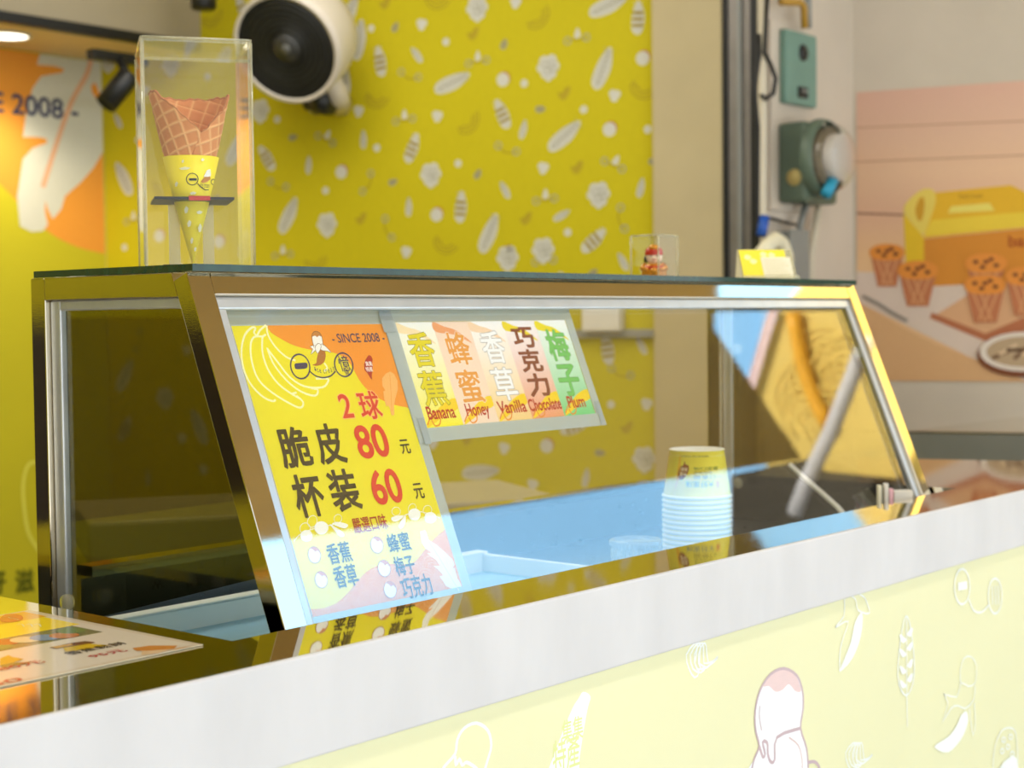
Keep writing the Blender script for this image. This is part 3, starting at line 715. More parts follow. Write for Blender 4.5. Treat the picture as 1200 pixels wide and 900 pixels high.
for i in range(9): po.stroke([pc+np.array([(-34+8*i)*ku, (-8+(i % 3)*5)*ku]), pc+np.array([(-14+7*i)*ku, (2+(i % 2)*6)*ku])], .010, [(120, 88, 62), (224, 196, 160), (90, 62, 44)][i % 3], uv=True)
po.build('picture', M['gloss_print'] if False else M['print'], base)

# ------------------------------------------------------------------ table at the back of the shop
t_ = 3.0
A_ = [at_d((360, 612), t_), at_d((660, 602), t_)]
zt_ = at_d((660, 575), t_)[2]
c1, c2 = at_z((662, 582), zt_), at_z((480, 592), zt_)
dx_ = (c1-c2)/np.linalg.norm(c1-c2); ny_ = np.array([-dx_[1], dx_[0], 0])
tb = thing('work_table', 'grey steel-topped work table behind the case, in front of the wallpaper', 'table', (c1[0]-.3*dx_[0], c1[1]-.3*dx_[1], 0))
far = at_z((640, 566), zt_); dep_ = abs((far-c1) @ ny_)
dep_ = min(max(dep_, .35), .6)
q0 = c1-dx_*.86
MB().prism([q0, c1, c1+ny_*dep_, q0+ny_*dep_], (0, 0, -.075)).build('table_top', M['table'], tb, .008)
for f1 in (.06, .80):
    for f2 in (.06, dep_-.06):
        p = c1-dx_*f1+ny_*f2; MB().tube([(p[0], p[1], 0), (p[0], p[1], zt_-.074)], .02, 12).build('leg', M['greyp'], tb)
# ================================================================== COUNTER
XL, XW0, XW1, YF, YS, YB = -1.7, -.093, 1.345, -.142, -.053, .42
RX0, RX1 = 1.92, 1.694
ctr = thing('service_counter', 'long steel-topped service counter with a white band above a pale yellow front', 'counter', (.1, .15, 0))
ct = MB(); zt, th = CT, -.012
for poly in ([(XL, YF), (XW0, YF), (XW0, .75), (XL, .75)], [(XW0, YF), (XW1, YF), (XW1, YS), (XW0, YS)],
             [(XW1, YF), (RX0, YF), (RX1, YB), (XW1, YB)], [(.075, .39), (XW1, .39), (XW1, YB), (.075, YB)]):
    ct.prism([(x, y, zt) for x, y in poly], (0, 0, th))
ct.build('countertop', M['steel'], ctr)
wl = MB(); zf = CT-.075
wl.prism([(XW0, YS, zf), (XW1, YS, zf), (XW1, .39, zf), (XW0, .39, zf)], (0, 0, -.006))
for a, b in (((XW0, YS), (XW1, YS)), ((XW1, YS), (XW1, .39)), ((XW1, .39), (.06, .39)), ((XW0, .39), (XW0, YS))):
    wl.prism([(*a, zf), (*b, zf), (*b, zt-.012), (*a, zt-.012)], (.0, .0004, 0))
wl.build('well', M['well'], ctr, fix=False)
RXF = 1.92
MB().abox(XL, RXF, YF-.004, YF+.014, CT-.0855, CT-.0004).build('front_band', M['band'], ctr, .0018)
PY = YF+.002
fp = MB().abox(XL, RXF, PY, PY+.02, .06, CT-.0856).build('front_panel', mat('pale_yellow_panel', (240, 235, 188), .45, 0, .02, 3, .4), ctr)
MB().abox(XL, RXF, PY+.05, PY+.07, 0, .06).build('plinth', M['greyp'], ctr)
MB().abox(XL, XL+.02, YF+.02, .74, 0, CT-.013).build('side_panel', M['yellow'], ctr)
MB().abox(XL+.03, XW0-.02, .70, .72, 0, CT-.013).build('back_panel', M['greyp'], ctr)
fa_ = Art(lambda u, v, h: np.array([u, PY-h, v]), lambda q: (lambda P: np.array([P[0], P[2]]))(at_y(q, PY)), .00003)
A2, A3 = zoomed(400, 600, 3), zoomed(800, 600, 3)
LW, LN = (252, 253, 246), .0032
fa_.stroke(A2([(345, 930), (362, 895), (400, 850), (408, 800), (432, 760), (475, 742), (515, 768), (527, 820), (515, 870), (500, 920)]), LN, LW, k=3)
fa_.stroke(A2([(400, 858), (403, 890), (415, 868), (425, 890), (440, 880), (470, 897), (490, 920)]), LN, LW, k=3)
fa_.smooth(A2([(730, 930), (745, 860), (775, 780), (812, 690), (834, 655), (850, 632), (876, 648), (866, 690), (850, 780), (838, 860), (825, 930)]), LW)
fa_.text('集集', *A2([(774, 735), (850, 795)]), (234, 236, 160), .008); fa_.text('特產', *A2([(742, 805), (838, 892)]), (234, 236, 160), .008)
def bunch(zf, x, y, k):
    for i in range(4):
        fa_.stroke(zf([(x+(30+10*i)*k, y), (x+(14*i)*k, y+40*k), (x+(10+14*i)*k, y+90*k), (x+(30+22*i)*k, y+(120-18*i)*k), (x+(45+22*i)*k, y+(100-18*i)*k), (x+(30+16*i)*k, y+70*k), (x+(40+10*i)*k, y+10*k)]), LN*.7, LW, True, k=2)
bunch(A3, 12, 462, 1.0); bunch(A3, 572, 812, .85)
# scoops with a dripping top
sc_ = [(236, 930), (250, 870), (268, 822), (256, 770), (254, 700), (272, 625), (308, 570), (355, 550), (400, 575), (420, 630), (422, 690), (413, 760), (434, 830), (440, 900), (440, 930)]
fa_.smooth(A3(sc_), (252, 252, 252)); 
fa_.smooth(A3([(282, 612), (310, 570), (355, 553), (397, 578), (415, 628), (395, 630), (372, 605), (350, 625), (325, 632), (302, 612)]), (238, 208, 204))
BR_ = (206, 180, 184)
fa_.stroke(A3(sc_), .0035, BR_, k=3)
fa_.stroke(A3([(413, 760), (330, 792), (322, 870), (308, 878), (298, 850), (296, 812), (280, 808), (288, 850), (280, 860), (268, 822)]), .0042, BR_, k=3)
fa_.stroke(A3([(270, 680), (268, 720), (276, 768)]), .002, BR_, k=3); fa_.stroke(A3([(372, 792), (405, 820), (418, 870), (418, 910)]), .002, (226, 196, 190), k=3)
fa_.stroke(A3([(440, 880), (462, 878), (478, 895), (485, 930)]), .004, BR_, k=3)
def peeled(zf, x, y, k):
    fa_.smooth(zf([(x+95*k, y+60*k), (x+90*k, y+140*k), (x+60*k, y+220*k), (x+15*k, y+268*k), (x+30*k, y+225*k), (x+55*k, y+160*k), (x+70*k, y+90*k)]), LW)
    fa_.stroke(zf([(x+15*k, y+262*k), (x+18*k, y+180*k), (x+45*k, y+90*k), (x+0*k, y+110*k), (x+30*k, y+70*k), (x+35*k, y+0*k), (x+70*k, y+10*k), (x+80*k, y+50*k), (x+120*k, y+60*k), (x+105*k, y+10*k), (x+85*k, y-6*k)]), LN*.7, LW, k=3)
peeled(A3, 535, 295, 1.0)
fa_.stroke(A3([(788, 755), (786, 640), (785, 370)]), LN*.7, LW)
fa_.stroke(A3([(785, 365), (770, 410), (755, 540), (760, 610), (785, 645), (808, 600), (812, 520), (800, 410)]), LN*.8, LW, True, k=3)
for y in (430, 480, 540, 590): fa_.smooth(A3([(786, y), (800, y-22), (808, y-20), (800, y+8)]), LW); fa_.smooth(A3([(785, y+20), (765, y), (760, y+6), (770, y+30)]), LW)
def ringp(x, y, rx, ry, w=LN):
    fa_.stroke(A3([(x+rx*math.cos(a), y+ry*math.sin(a)) for a in [2*PI*i/24 for i in range(24)]]), w, LW, True)
ringp(980, 262, 27, 62); ringp(1096, 295, 24, 62)
fa_.poly(A3([(965, 248), (997, 242), (998, 270), (966, 277)]), LW); fa_.stroke(A3([(1003, 305), (1020, 345), (1048, 352), (1075, 325)]), LN, LW, k=3)
for x in (1085, 1096, 1106): fa_.stroke(A3([(x, 260), (x+2, 325)]), LN, LW)
fa_.smooth(A3([(995, 700), (1000, 740), (975, 800), (930, 845), (885, 830), (890, 815), (930, 790), (960, 750), (975, 715)]), LW)
fa_.stroke(A3([(975, 600), (972, 560), (985, 515), (1010, 508), (1030, 540), (1025, 600), (1000, 612), (975, 600), (960, 650), (915, 640), (930, 670), (910, 740), (940, 690), (965, 680), (990, 690), (1020, 660), (1025, 610)]), LN*.7, LW, k=2)
fa_.stroke(A3([(1022, 670), (1026, 740), (1018, 785), (1010, 740), (1005, 690)]), LN*.7, LW, k=2)
fa_.stroke(A3([(1088, 930), (1090, 850), (1110, 780), (1140, 758), (1168, 775), (1174, 860), (1170, 930)]), LN*.8, LW, k=3)
for x, y in [(1125, 800), (1150, 790), (1140, 825), (1120, 840), (1155, 850)]: ringp(x, y, 7, 8, LN*.8)
fa_.smooth(A3([(1105, 930), (1120, 885), (1150, 860), (1172, 868), (1172, 930)]), LW)
fa_.build('printed_pattern', M['print'], fp)

# second steel counter further back on the right, below the poster
za_ = CT-.002
c_a, c_b, c_c = at_z((1050, 505.2), za_), at_z((1200, 507.5), za_), at_z((1200, 488), za_)
e_ = (c_b-c_a)/np.linalg.norm(c_b-c_a); c_a2 = c_a-e_*.10; c_b2 = c_b+e_*.25
w_ = (c_c-c_b); c_d = at_z((1068, 504.5), za_)
far_d = c_c-c_d; far_d /= np.linalg.norm(far_d); c_e = c_c+far_d*.12
sbk = thing('back_counter', 'second steel-topped counter with a grey front standing below the poster', 'counter', (c_b[0], c_b[1]+.05, 0))
fx_ = lambda P, z: np.array([P[0], P[1], z])
MB().prism([fx_(p, za_-.004) for p in (c_a2, c_b2, c_e, c_c, c_d)], (0, 0, .004)).build('countertop', M['steel'], sbk)
MB().prism([fx_(p, .0) for p in (c_a2, c_b2, c_e, c_c, c_d)], (0, 0, za_-.0042)).build('body', M['ledge'], sbk)

# ================================================================== GLASS CASE
XE = 1.337
case = thing('display_case', 'glass display case with polished steel frame and sloping front on the counter', 'display case', (.67, .19, CT-.075))
FO, FD = .010, .022; PW, BH, ST = .028, .024, .3402
sB = -.075/math.sin(TH)+.006
for x in (0, XE-PW):
    p = MB().box(gp(x, sB, FO-FD), EX*PW, GT*(ST-sB), GN*FD)
    p.mi[-6:] = [0]*6; p.mi[-5] = 1                         # front face is scuffed
    p.build('slanted_post', [M['frame'], M['frame_front']], case, .0012)
b_ = MB().box(gp(PW, ST-BH, FO-FD), EX*(XE-2*PW), GT*BH, GN*FD); b_.mi[-5] = 1
b_.build('front_rail', [M['frame'], M['frame_front']], case, .0012)
for x in (0, XE-.026):
    MB().abox(x, x+.026, .356, .382, CT-.075, CT+.319).build('rear_post', M['frame'], case, .0015)
    MB().prism([(x, Y_, CT+Z_) for Y_, Z_ in ((.1318, .295), (.356, .295), (.356, .319), (.1412, .319))], (.026, 0, 0)).build('side_rail', M['frame'], case, .001)
MB().abox(.026, XE-.026, .358, .382, CT+.297, CT+.319).build('rear_rail', M['frame'], case, .0015)
tp = MB(); tp.prism([(.003, .112, CT+.3195), (XE-.003, .112, CT+.3195), (XE-.003, .380, CT+.3195), (.003, .380, CT+.3195)], (0, 0, .007), 1, 0)
tp.build('top_glass', [M['clear'], M['plate']], case)
s0, s1 = sB, ST-BH
MB().box(gp(PW, s0, -.006), EX*(XE-2*PW), GT*(s1-s0), GN*.006).build('front_pane', M['pane'], case)
MB().box(gp(PW, s1-.013, .0005), EX*(XE-2*PW), GT*.013, GN*.005).build('channel', M['gasket'], case, .0015)
for x in (PW, XE-PW-.012):
    MB().box(gp(x, s0, .0005), EX*.012, GT*(s1-.013-s0), GN*.005).build('channel', M['gasket'], case, .0015)
def yb(z):                                             # rear face of the slanted post at height z above the top
    s = (z-(FO-FD)*math.cos(TH))/math.sin(TH); return s*math.cos(TH)-(FO-FD)*math.sin(TH)
for x, side in ((.010, -1), (XE-.013, 1)):
    z0, z1 = -.073, .295
    pn = MB().prism([(x, yb(z0), CT+z0), (x, .356, CT+z0), (x, .356, CT+z1), (x, yb(z1), CT+z1)], (.003, 0, 0)).build('side_pane', M['clear'], case)
    xf = x+.0035 if side < 0 else x-.0008
    fb = [(xf, yb(z0)+.012, CT+z0), (xf, .338, CT+z0)]
    if side < 0:                                        # the film on the left pane is cut short to bare the added blue
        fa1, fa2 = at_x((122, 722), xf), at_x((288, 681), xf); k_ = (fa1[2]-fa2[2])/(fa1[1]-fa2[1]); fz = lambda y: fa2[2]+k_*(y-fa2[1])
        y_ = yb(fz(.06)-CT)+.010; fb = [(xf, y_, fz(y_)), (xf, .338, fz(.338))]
    MB().prism(fb+[(xf, .338, CT+z1-.011), (xf, yb(z1)+.0, CT+z1-.011), (xf, yb(.235)+.0005, CT+.235), (xf, yb(.18)+.007, CT+.18)], (.0005, 0, 0)).build('tint_film', M['film'], pn)
    xs_ = x-.004
    MB().abox(xs_, xs_+.010, .338, .3555, CT+z0, CT+z1).build('channel', M['gasket'], case, .002)
    MB().abox(xs_, xs_+.010, yb(z1)+.002, .338, CT+z1-.011, CT+z1).build('channel', M['gasket'], case, .002)
for q, t in (((864, 409), 2.63), ((865, 566), 2.62), ((1006, 413), 2.47), ((79, 706), 1.62)):
    c = at_d(q, t); MB().lathe([(0, -.004), (.008, -.004), (.009, 0), (.008, .004), (0, .004)], c, EX, 20).build('glass_clamp', M['acrylic_edge'], case)

# ------------------------------------------------------------------ signs behind the front glass
SO = -.0088
def g3(u, v, h): return gp(u, v, SO+h)
def guv(q): return on_glass(q, SO)
def sheet(name, tl, br, off, th, m, parent):
    a, b = on_glass(tl, off), on_glass(br, off)
    return MB().box(gp(a[0], b[1], off-th), EX*(b[0]-a[0]), GT*(a[1]-b[1]), GN*th).build(name, m, parent)
PA, PBm = guv((271, 382)), guv((543, 690))
PU0, PU1, PV1 = PA[0], guv((449, 379.5))[0], PA[1]; PV0 = PV1-.297
pc_ = gp((PU0+PU1)/2, PV0, SO)
ps = thing('price_sign', 'tall yellow price sign with banana drawing inside the case front at the left', 'sign', pc_)
MB().box(gp(PU0, PV0, SO-.0005), EX*(PU1-PU0), GT*(PV1-PV0), GN*.0005).build('paper', M['white'], ps)
s = -.0062
MB().box(gp(PU0-.010, PV0-.006, s-.0003), EX*(PU1-PU0+.024), GT*(PV1-PV0+.021), GN*.0003)
for a, b, c, d in ((PU0-.010, PU0, PV0-.006, PV1+.017), (PU1, PU1+.014, PV0-.006, PV1+.017), (PU0, PU1, PV1, PV1+.017), (PU0, PU1, PV0-.006, PV0)):
    MB().box(gp(a, c, SO-.0003), EX*(b-a), GT*(d-c), GN*.0003).build('sleeve_edge', M['sleeve'], ps)
ar = Art(g3, guv, .000005); ar.pad = .075
ZA_, ZB_ = zoomed(260, 360, 4), zoomed(320, 560, 4)
YEL, ORG, NAV, BLK, REDC = (242, 226, 34), (246, 152, 46), (44, 46, 92), (46, 36, 16), (222, 52, 38)
ar.poly([(PU0, PV0), (PU1, PV0), (PU1, PV1), (PU0, PV1)], YEL, True)
og = curve(ar.P(ZA_([(207, 83), (230, 118), (280, 150), (340, 180), (420, 200), (500, 208), (560, 228), (605, 270), (640, 335), (680, 385), (740, 430), (810, 458), (880, 472)])), False, 3)
og = [np.array([min(p[0], PU1), min(p[1], PV1)]) for p in og]; og[-1][0] = PU1; og[0][1] = PV1
ar.poly(og+[np.array([PU1, PV1])], ORG, True)
# hill with scale waves low on the sheet
hl = curve(ar.P(ZB_([(165, 616), (230, 612), (290, 592), (350, 540), (400, 478), (455, 428), (530, 404), (600, 406), (660, 396), (705, 345), (760, 280), (812, 238)])), False, 3)
hl = [np.array([max(min(p[0], PU1), PU0), p[1]]) for p in hl]; hl[0][0] = PU0; hl[-1][0] = PU1
ar.poly([np.array([PU0, PV0]), np.array([PU1, PV0])]+hl[::-1], (240, 160, 84), True)
def under(u): 
    for i in range(len(hl)-1):
        if hl[i][0] <= u <= hl[i+1][0]: return hl[i][1]+(hl[i+1][1]-hl[i][1])*(u-hl[i][0])/max(1e-9, hl[i+1][0]-hl[i][0])
    return hl[-1][1] if u > hl[-1][0] else hl[0][1]
row = 0; v = PV0+.002; nn = ar.n
while v < PV0+.13:
    u = PU0+(.0125 if row % 2 else 0)
    while u < PU1:
        for r in (.0125, .009, .0055):
            pts = [np.array([u+r*math.cos(a), v+r*math.sin(a)]) for a in [PI*i/12 for i in range(13)]]
            pts = [p for p in pts if PU0+.001 < p[0] < PU1-.001 and p[1] < under(p[0])-.001]
            if len(pts) > 3: ar.n = nn; ar.stroke(pts, .0008, (246, 190, 130), uv=True)
        u += .025
    v += .0115; row += 1
ar.n = nn+1
def leaf(pts, rgb, vein, vrgb):
    ar.poly([np.array([min(p[0], PU1), max(p[1], PV0)]) for p in ar.P(ZB_(pts))], rgb, True); ar.stroke(ZB_(vein), .0012, vrgb, k=3)
leaf([(690, 252), (714, 246), (728, 290), (772, 320), (800, 345), (838, 380), (850, 408), (838, 422), (850, 425), (862, 470), (880, 500), (890, 532), (845, 540), (810, 505), (795, 478), (780, 462), (800, 458), (776, 430), (752, 412), (786, 415), (765, 385), (722, 352), (750, 352), (715, 330), (697, 300)], (250, 250, 244), [(706, 262), (770, 360), (830, 460), (872, 530)], (232, 214, 200))
# banana bunch in white outline
for p in ([(207, 84), (178, 108), (165, 132), (150, 118), (158, 98), (140, 96), (108, 130), (92, 195), (96, 262), (115, 325), (150, 380), (198, 424), (238, 440), (252, 434)], [(195, 138), (150, 140), (134, 185), (142, 262), (172, 340), (235, 400), (325, 455), (370, 471), (381, 445), (350, 415)],
          [(190, 142), (190, 210), (215, 290), (265, 360), (325, 405), (372, 432)], [(212, 190), (240, 262), (300, 340), (370, 395), (436, 415), (450, 388), (418, 380)], [(214, 196), (262, 258), (320, 330), (390, 372), (470, 376), (497, 350), (494, 335), (440, 335)], [(210, 86), (216, 130), (250, 185), (300, 232), (345, 250)],
          [(330, 405), (350, 400)], [(190, 138), (206, 128)], [(480, 300), (494, 285), (480, 262)]):
    ar.stroke(ZA_(p), .0022, (252, 248, 190), k=3)
# round logo: two lens rings joined by a smile, a peeled banana above
def pell(zf, x, y, rx, ry, w, rgb, rot=0.):
    ar.stroke(zf([(x+rx*math.cos(a)*math.cos(rot)-ry*math.sin(a)*math.sin(rot), y+rx*math.cos(a)*math.sin(rot)+ry*math.sin(a)*math.cos(rot)) for a in [2*PI*i/28 for i in range(28)]]), w, rgb, True)
def pfill(zf, x, y, rx, ry, rgb, rot=0.):
    ar.poly(zf([(x+rx*math.cos(a)*math.cos(rot)-ry*math.sin(a)*math.sin(rot), y+rx*math.cos(a)*math.sin(rot)+ry*math.sin(a)*math.cos(rot)) for a in [2*PI*i/24 for i in range(24)]]), rgb)
pell(ZA_, 367, 278, 44, 58, .0018, NAV, -.25); pell(ZA_, 571, 270, 42, 56, .0018, NAV, -.25)
ar.smooth(ZA_([(341, 268), (350, 263), (392, 260), (401, 268), (400, 282), (390, 288), (352, 291), (342, 284)]), NAV)
ar.stroke(ZA_([(411, 300), (440, 322), (475, 330), (510, 322), (532, 300)]), .0016, NAV, k=4)
for ch, x, y in [('i', 436, 285), ('c', 448, 291), ('e', 460, 295), ('c', 478, 297), ('r', 489, 296), ('e', 500, 294), ('a', 511, 290), ('m', 523, 284)]: ar.text(ch, *ZA_([(x-4, y-4), (x+6, y+14)]), NAV)
ar.text('憶', *ZA_([(541, 228), (604, 300)]), NAV, .008); ar.text('憶', *ZA_([(572, 292), (598, 316)]), NAV, .01)
ar.smooth(ZA_([(458, 205), (478, 200), (486, 220), (482, 250), (464, 270), (440, 275), (424, 270), (442, 262), (446, 235)]), (178, 108, 46))
ar.smooth(ZA_([(432, 190), (424, 160), (422, 130), (434, 114), (455, 118), (468, 140), (474, 180), (460, 200), (442, 200)]), (252, 250, 242))
ar.smooth(ZA_([(423, 138), (426, 122), (440, 114), (458, 121), (467, 138), (455, 134), (446, 140), (436, 134)]), (196, 128, 62))
for p in ([(436, 180), (412, 185), (425, 196), (416, 222), (436, 205), (446, 200)], [(468, 172), (492, 190), (512, 214), (494, 206), (478, 205), (460, 196)], [(450, 170), (436, 190), (448, 218), (462, 196), (464, 178)]): ar.smooth(ZA_(p), (252, 250, 242)); ar.stroke(ZA_(p), .0006, (120, 90, 60), True, k=2)
ar.stroke(ZA_([(432, 190), (424, 160), (422, 130), (434, 114), (455, 118), (468, 140), (474, 180)]), .0007, (120, 80, 50), k=3)
ar.text('- SINCE 2008 -', *ZA_([(511, 125), (764, 162)]), NAV, .012)
ar.poly(ZA_([(682, 232), (688, 225), (698, 228), (706, 244), (704, 262), (706, 290), (702, 320), (704, 342), (694, 330), (682, 310), (668, 295), (666, 270), (672, 248)]), (178, 34, 26))
ar.text('集集', *ZA_([(670, 254), (706, 276)]), (250, 236, 226), .02); ar.text('特產', *ZA_([(672, 280), (708, 302)]), (250, 236, 226), .02)
lf = [(770, 310), (790, 302), (808, 315), (822, 345), (824, 385), (812, 430), (806, 462), (808, 505), (795, 508), (785, 470), (776, 460), (770, 468), (760, 430), (756, 395), (766, 390), (752, 370), (750, 335), (762, 318)]
ar.poly([np.array([min(p[0], PU1-.0005), p[1]]) for p in ar.P(ZA_(lf))], (250, 186, 104), True)
ar.stroke(ZA_([(786, 315), (792, 400), (796, 490)]), .0008, (244, 160, 70), k=3)
HL = dict(halo=.045, halo_rgb=(252, 190, 110))
ar.text('2', *ZA_([(543, 409), (616, 518)]), REDC, .014, **HL)
ar.text('球', *ZA_([(630, 396), (752, 522)]), REDC, .014, **HL)
ar.text('脆', *ZA_([(252, 566), (428, 746)]), BLK, .024); ar.text('皮', *ZA_([(424, 550), (584, 730)]), BLK, .024)
ar.text('80', *ZA_([(614, 556), (790, 700)]), REDC, .022); ar.text('元', *ZA_([(829, 622), (886, 686)]), BLK, .015)
ar.text('杯', (340, 557), (382.5, 604), BLK, .024); ar.text('装', (382, 551.5), (423.5, 597), BLK, .024)
ar.text('60', (431, 552), (473, 588.5), REDC, .022); ar.text('元', (483, 567), (497.5, 584), BLK, .015)
WH = (252, 252, 246)
for x, y, rx, ry in [(155, 272, 29, 27), (225, 235, 33, 31)]: pfill(ZB_, x, y, rx, ry, WH)
for x, y, rx, ry in [(661, 172, 29, 28), (736, 187, 28, 26)]: pfill(ZB_, x, y, rx, ry, WH)
for p in ([(275, 215), (300, 207), (340, 215), (350, 225), (335, 238), (300, 228)], [(264, 218), (290, 232), (320, 250), (332, 270), (318, 278), (298, 262)], [(612, 178), (585, 178), (558, 184), (552, 194), (565, 206), (592, 198)], [(618, 178), (620, 200), (608, 232), (592, 236), (588, 222), (602, 195)]): ar.smooth(ZB_(p), WH)
ar.stroke(ZB_([(95, 298), (130, 262), (200, 236), (290, 218)]), .0008, WH, k=3); ar.stroke(ZB_([(612, 178), (670, 158), (740, 172), (782, 190)]), .0008, WH, k=3)
for x, y, rx, ry in [(148, 238, 24, 26), (182, 205, 22, 28), (302, 192, 18, 20), (575, 158, 20, 20), (650, 145, 18, 24), (722, 152, 20, 22)]: pell(ZB_, x, y, rx, ry, .0006, WH, .3)
ar.text('嚴選口味', *ZB_([(366, 190), (538, 240)]), (176, 40, 24), .01)
for x, y in [(192, 362), (224, 478), (485, 315), (519, 425), (547, 525)]:
    pfill(ZB_, x, y, 29, 39, (250, 250, 248), -.2)
    ar.smooth(ZB_([(x-18, y-32), (x+2, y-39), (x+22, y-24), (x+27, y-6), (x+14, y-20), (x+4, y-14), (x-6, y-24)]), (214, 140, 110)); pell(ZB_, x, y, 29, 39, .0007, (190, 130, 110), -.2)
for tx, a, b in [('香蕉', (245, 312), (370, 392)), ('香草', (276, 418), (401, 502)), ('蜂蜜', (528, 266), (646, 338)), ('梅子', (561, 372), (668, 448)), ('巧克力', (592, 470), (749, 548))]: ar.text(tx, *ZB_([a, b]), BLK, .014)
ar.build('printing', M['print'], ps)

fs = thing('flavour_sign', 'wide flavour sign with five pastel columns beside the price sign inside the case', 'sign', gp(on_glass((600, 490), SO)[0], on_glass((600, 500), SO)[1], SO))
C0, C1 = guv((462.4, 379)), guv((661, 374)); CB = guv((501.7, 502)); SU0, SU1, SV1, SV0 = C0[0], C1[0], (C0[1]+C1[1])/2, CB[1]
MB().box(gp(SU0, SV0, SO-.0005), EX*(SU1-SU0), GT*(SV1-SV0), GN*.0005).build('paper', M['white'], fs)
SE = [(SU0-.018, SU0, SV0-.016, SV1+.016), (SU1, SU1+.014, SV0-.016, SV1+.016), (SU0, SU1, SV1, SV1+.016), (SU0, SU1, SV0-.016, SV0)]
for a, b, c, d in SE: MB().box(gp(a, c, SO+.0010), EX*(b-a), GT*(d-c), GN*.0003).build('sleeve_edge', M['sleeve'], fs)
for tl, br in (((441, 358), (465, 389)), ((696, 470), (711, 498)), ((489, 490), (506, 520))):
    sheet('tape', tl, br, -.0064, .0002, M['tape'], fs)
fl = Art(g3, guv, .000005)
def S(x, y): return np.array([SU0+x*(SU1-SU0), SV1-y*(SV1-SV0)])
cols = [((250, 250, 246), (252, 240, 40), (236, 220, 20), '香蕉', 'Banana', (250, 226, 180), (232, 214, 30), (110, 100, 20)),
        ((250, 222, 200), (250, 224, 198), (240, 176, 96), '蜂蜜', 'Honey', (240, 162, 110), (236, 160, 70), (255, 246, 236)),
        ((252, 250, 250), (250, 214, 140), (250, 200, 90), '香草', 'Vanilla', (250, 216, 180), (250, 250, 250), (140, 130, 126)),
        ((252, 248, 250), (240, 160, 112), (246, 190, 150), '巧克力', 'Chocolate', (240, 216, 30), (128, 54, 34), (128, 54, 34)),
        ((250, 252, 250), (112, 210, 130), (112, 210, 130), '梅子', 'Plum', (240, 220, 20), (108, 196, 98), (60, 140, 60))]
for i, (ctop, cbot, cm, zh, en, sw, tc_, ol) in enumerate(cols):
    x0, x1 = i/5, (i+1)/5; w = .2
    fl.poly([S(x0, 0), S(x1, 0), S(x1, 1), S(x0, 1)], [ctop, ctop, cbot, cbot], True)
    fl.smooth([S(x0+.002, .004), S(x0+.06, .05), S(x0+.12, .09), S(x1-.012, .22), S(x0+.10, .13), S(x0+.004, .10)], sw, True)
    fl.smooth([S(x0+.004, .995), S(x0+.05, .90), S(x0+.12, .79), S(x1-.003, .74), S(x1-.003, .84), S(x0+.13, .88), S(x0+.06, .95)], (250, 212, 24), True)
    fl.stroke([S(x0+.01, .97), S(x0+.05, .88), S(x0+.09, .86), S(x0+.08, .96), S(x0+.05, .985), S(x0+.04, .93)], .0018, (238, 140, 40), uv=True, k=3)
    n = len(zh)
    ys = [(.10, .43), (.47, .80)] if n == 2 else [(.07, .28), (.30, .53), (.55, .78)]
    for ch, (ya, yb_) in zip(zh, ys):
        fl.text(ch, S(x0+.035, ya), S(x0+.165, yb_), tc_, .018, uv=True, halo=.032, halo_rgb=ol)
    cw = .018*len(en)/2+.02
    fl.text(en, S(x0+.1-cw, .80), S(x0+.1+cw, .925 if en not in ('Honey',) else .96), (186, 32, 22), .022, uv=True)
fl.build('printing', M['print'], fs)
# ================================================================== THINGS IN AND ON THE CASE
ZP = CT+.3268
# ---- clear box with the waffle cone
daz = math.radians(56); DX = np.array([math.cos(daz), math.sin(daz), 0]); LX = np.array([math.sin(daz), -math.cos(daz), 0])
f0 = at_d((235, 313), 1.60); f0[2] = ZP
bw, bdp, bh = .111, .128, .2335
cb = f0+DX*bdp/2
cbx = thing('cone_display_box', 'tall clear acrylic box over a waffle cone on the case top', 'display box', (cb[0], cb[1], ZP))
A0 = f0-LX*bw/2; tk = .0035
cov = MB()
def slab(o, a, b, c):
    cov.box(o, a, b, c); n = len(cov.mi); L = [np.linalg.norm(v) for v in (a, b, c)]; k = L.index(min(L))
    for i, ax in enumerate((2, 2, 1, 0, 1, 0)): cov.mi[n-6+i] = 0 if ax == k else 1
UP = EZ
slab(A0, LX*bw, DX*tk, UP*bh); slab(A0+DX*(bdp-tk), LX*bw, DX*tk, UP*bh)
slab(A0+DX*tk, LX*tk, DX*(bdp-2*tk), UP*bh); slab(A0+DX*tk+LX*(bw-tk), LX*tk, DX*(bdp-2*tk), UP*bh)
slab(A0+DX*tk+LX*tk+UP*(bh-tk), LX*(bw-2*tk), DX*(bdp-2*tk), UP*tk)
cov.build('cover', [M['acrylic'], M['acrylic_edge']], cbx, fix=False)
for o, v in ((A0+UP*bh, LX*bw), (A0, UP*bh), (A0+LX*bw, UP*bh), (A0+UP*bh, DX*bdp), (A0+LX*bw+UP*bh, DX*bdp), (A0+DX*bdp+UP*bh, LX*bw), (A0+DX*bdp, UP*bh), (A0+DX*bdp+LX*bw, UP*bh)):
    MB().tube([o+v*.012, o+v*.988], .0012, 8).build('edge', M['acrylic_edge'], cbx)
MB().box(cb-LX*.036-DX*.036+UP*.0002, LX*.072, DX*.072, UP*.004).build('base_plate', M['maroon'], cbx, .001)
ax_ = at_d((224, 200), 1.665); ax_[2] = 0
def zpx(y): return at_d((224, y), 1.665)[2]
zs_ = zpx(235.5)
hs = .041
shp = [ax_+LX*x+DX*y for x, y in ((-hs, -hs), (hs, -hs), (hs, hs), (-hs, hs))]
rc_ = .0172
sf = MB(); ns = 40; ring = [ax_+rc_*(math.cos(2*PI*k/ns)*LX+math.sin(2*PI*k/ns)*DX) for k in range(ns)]
sqr = []
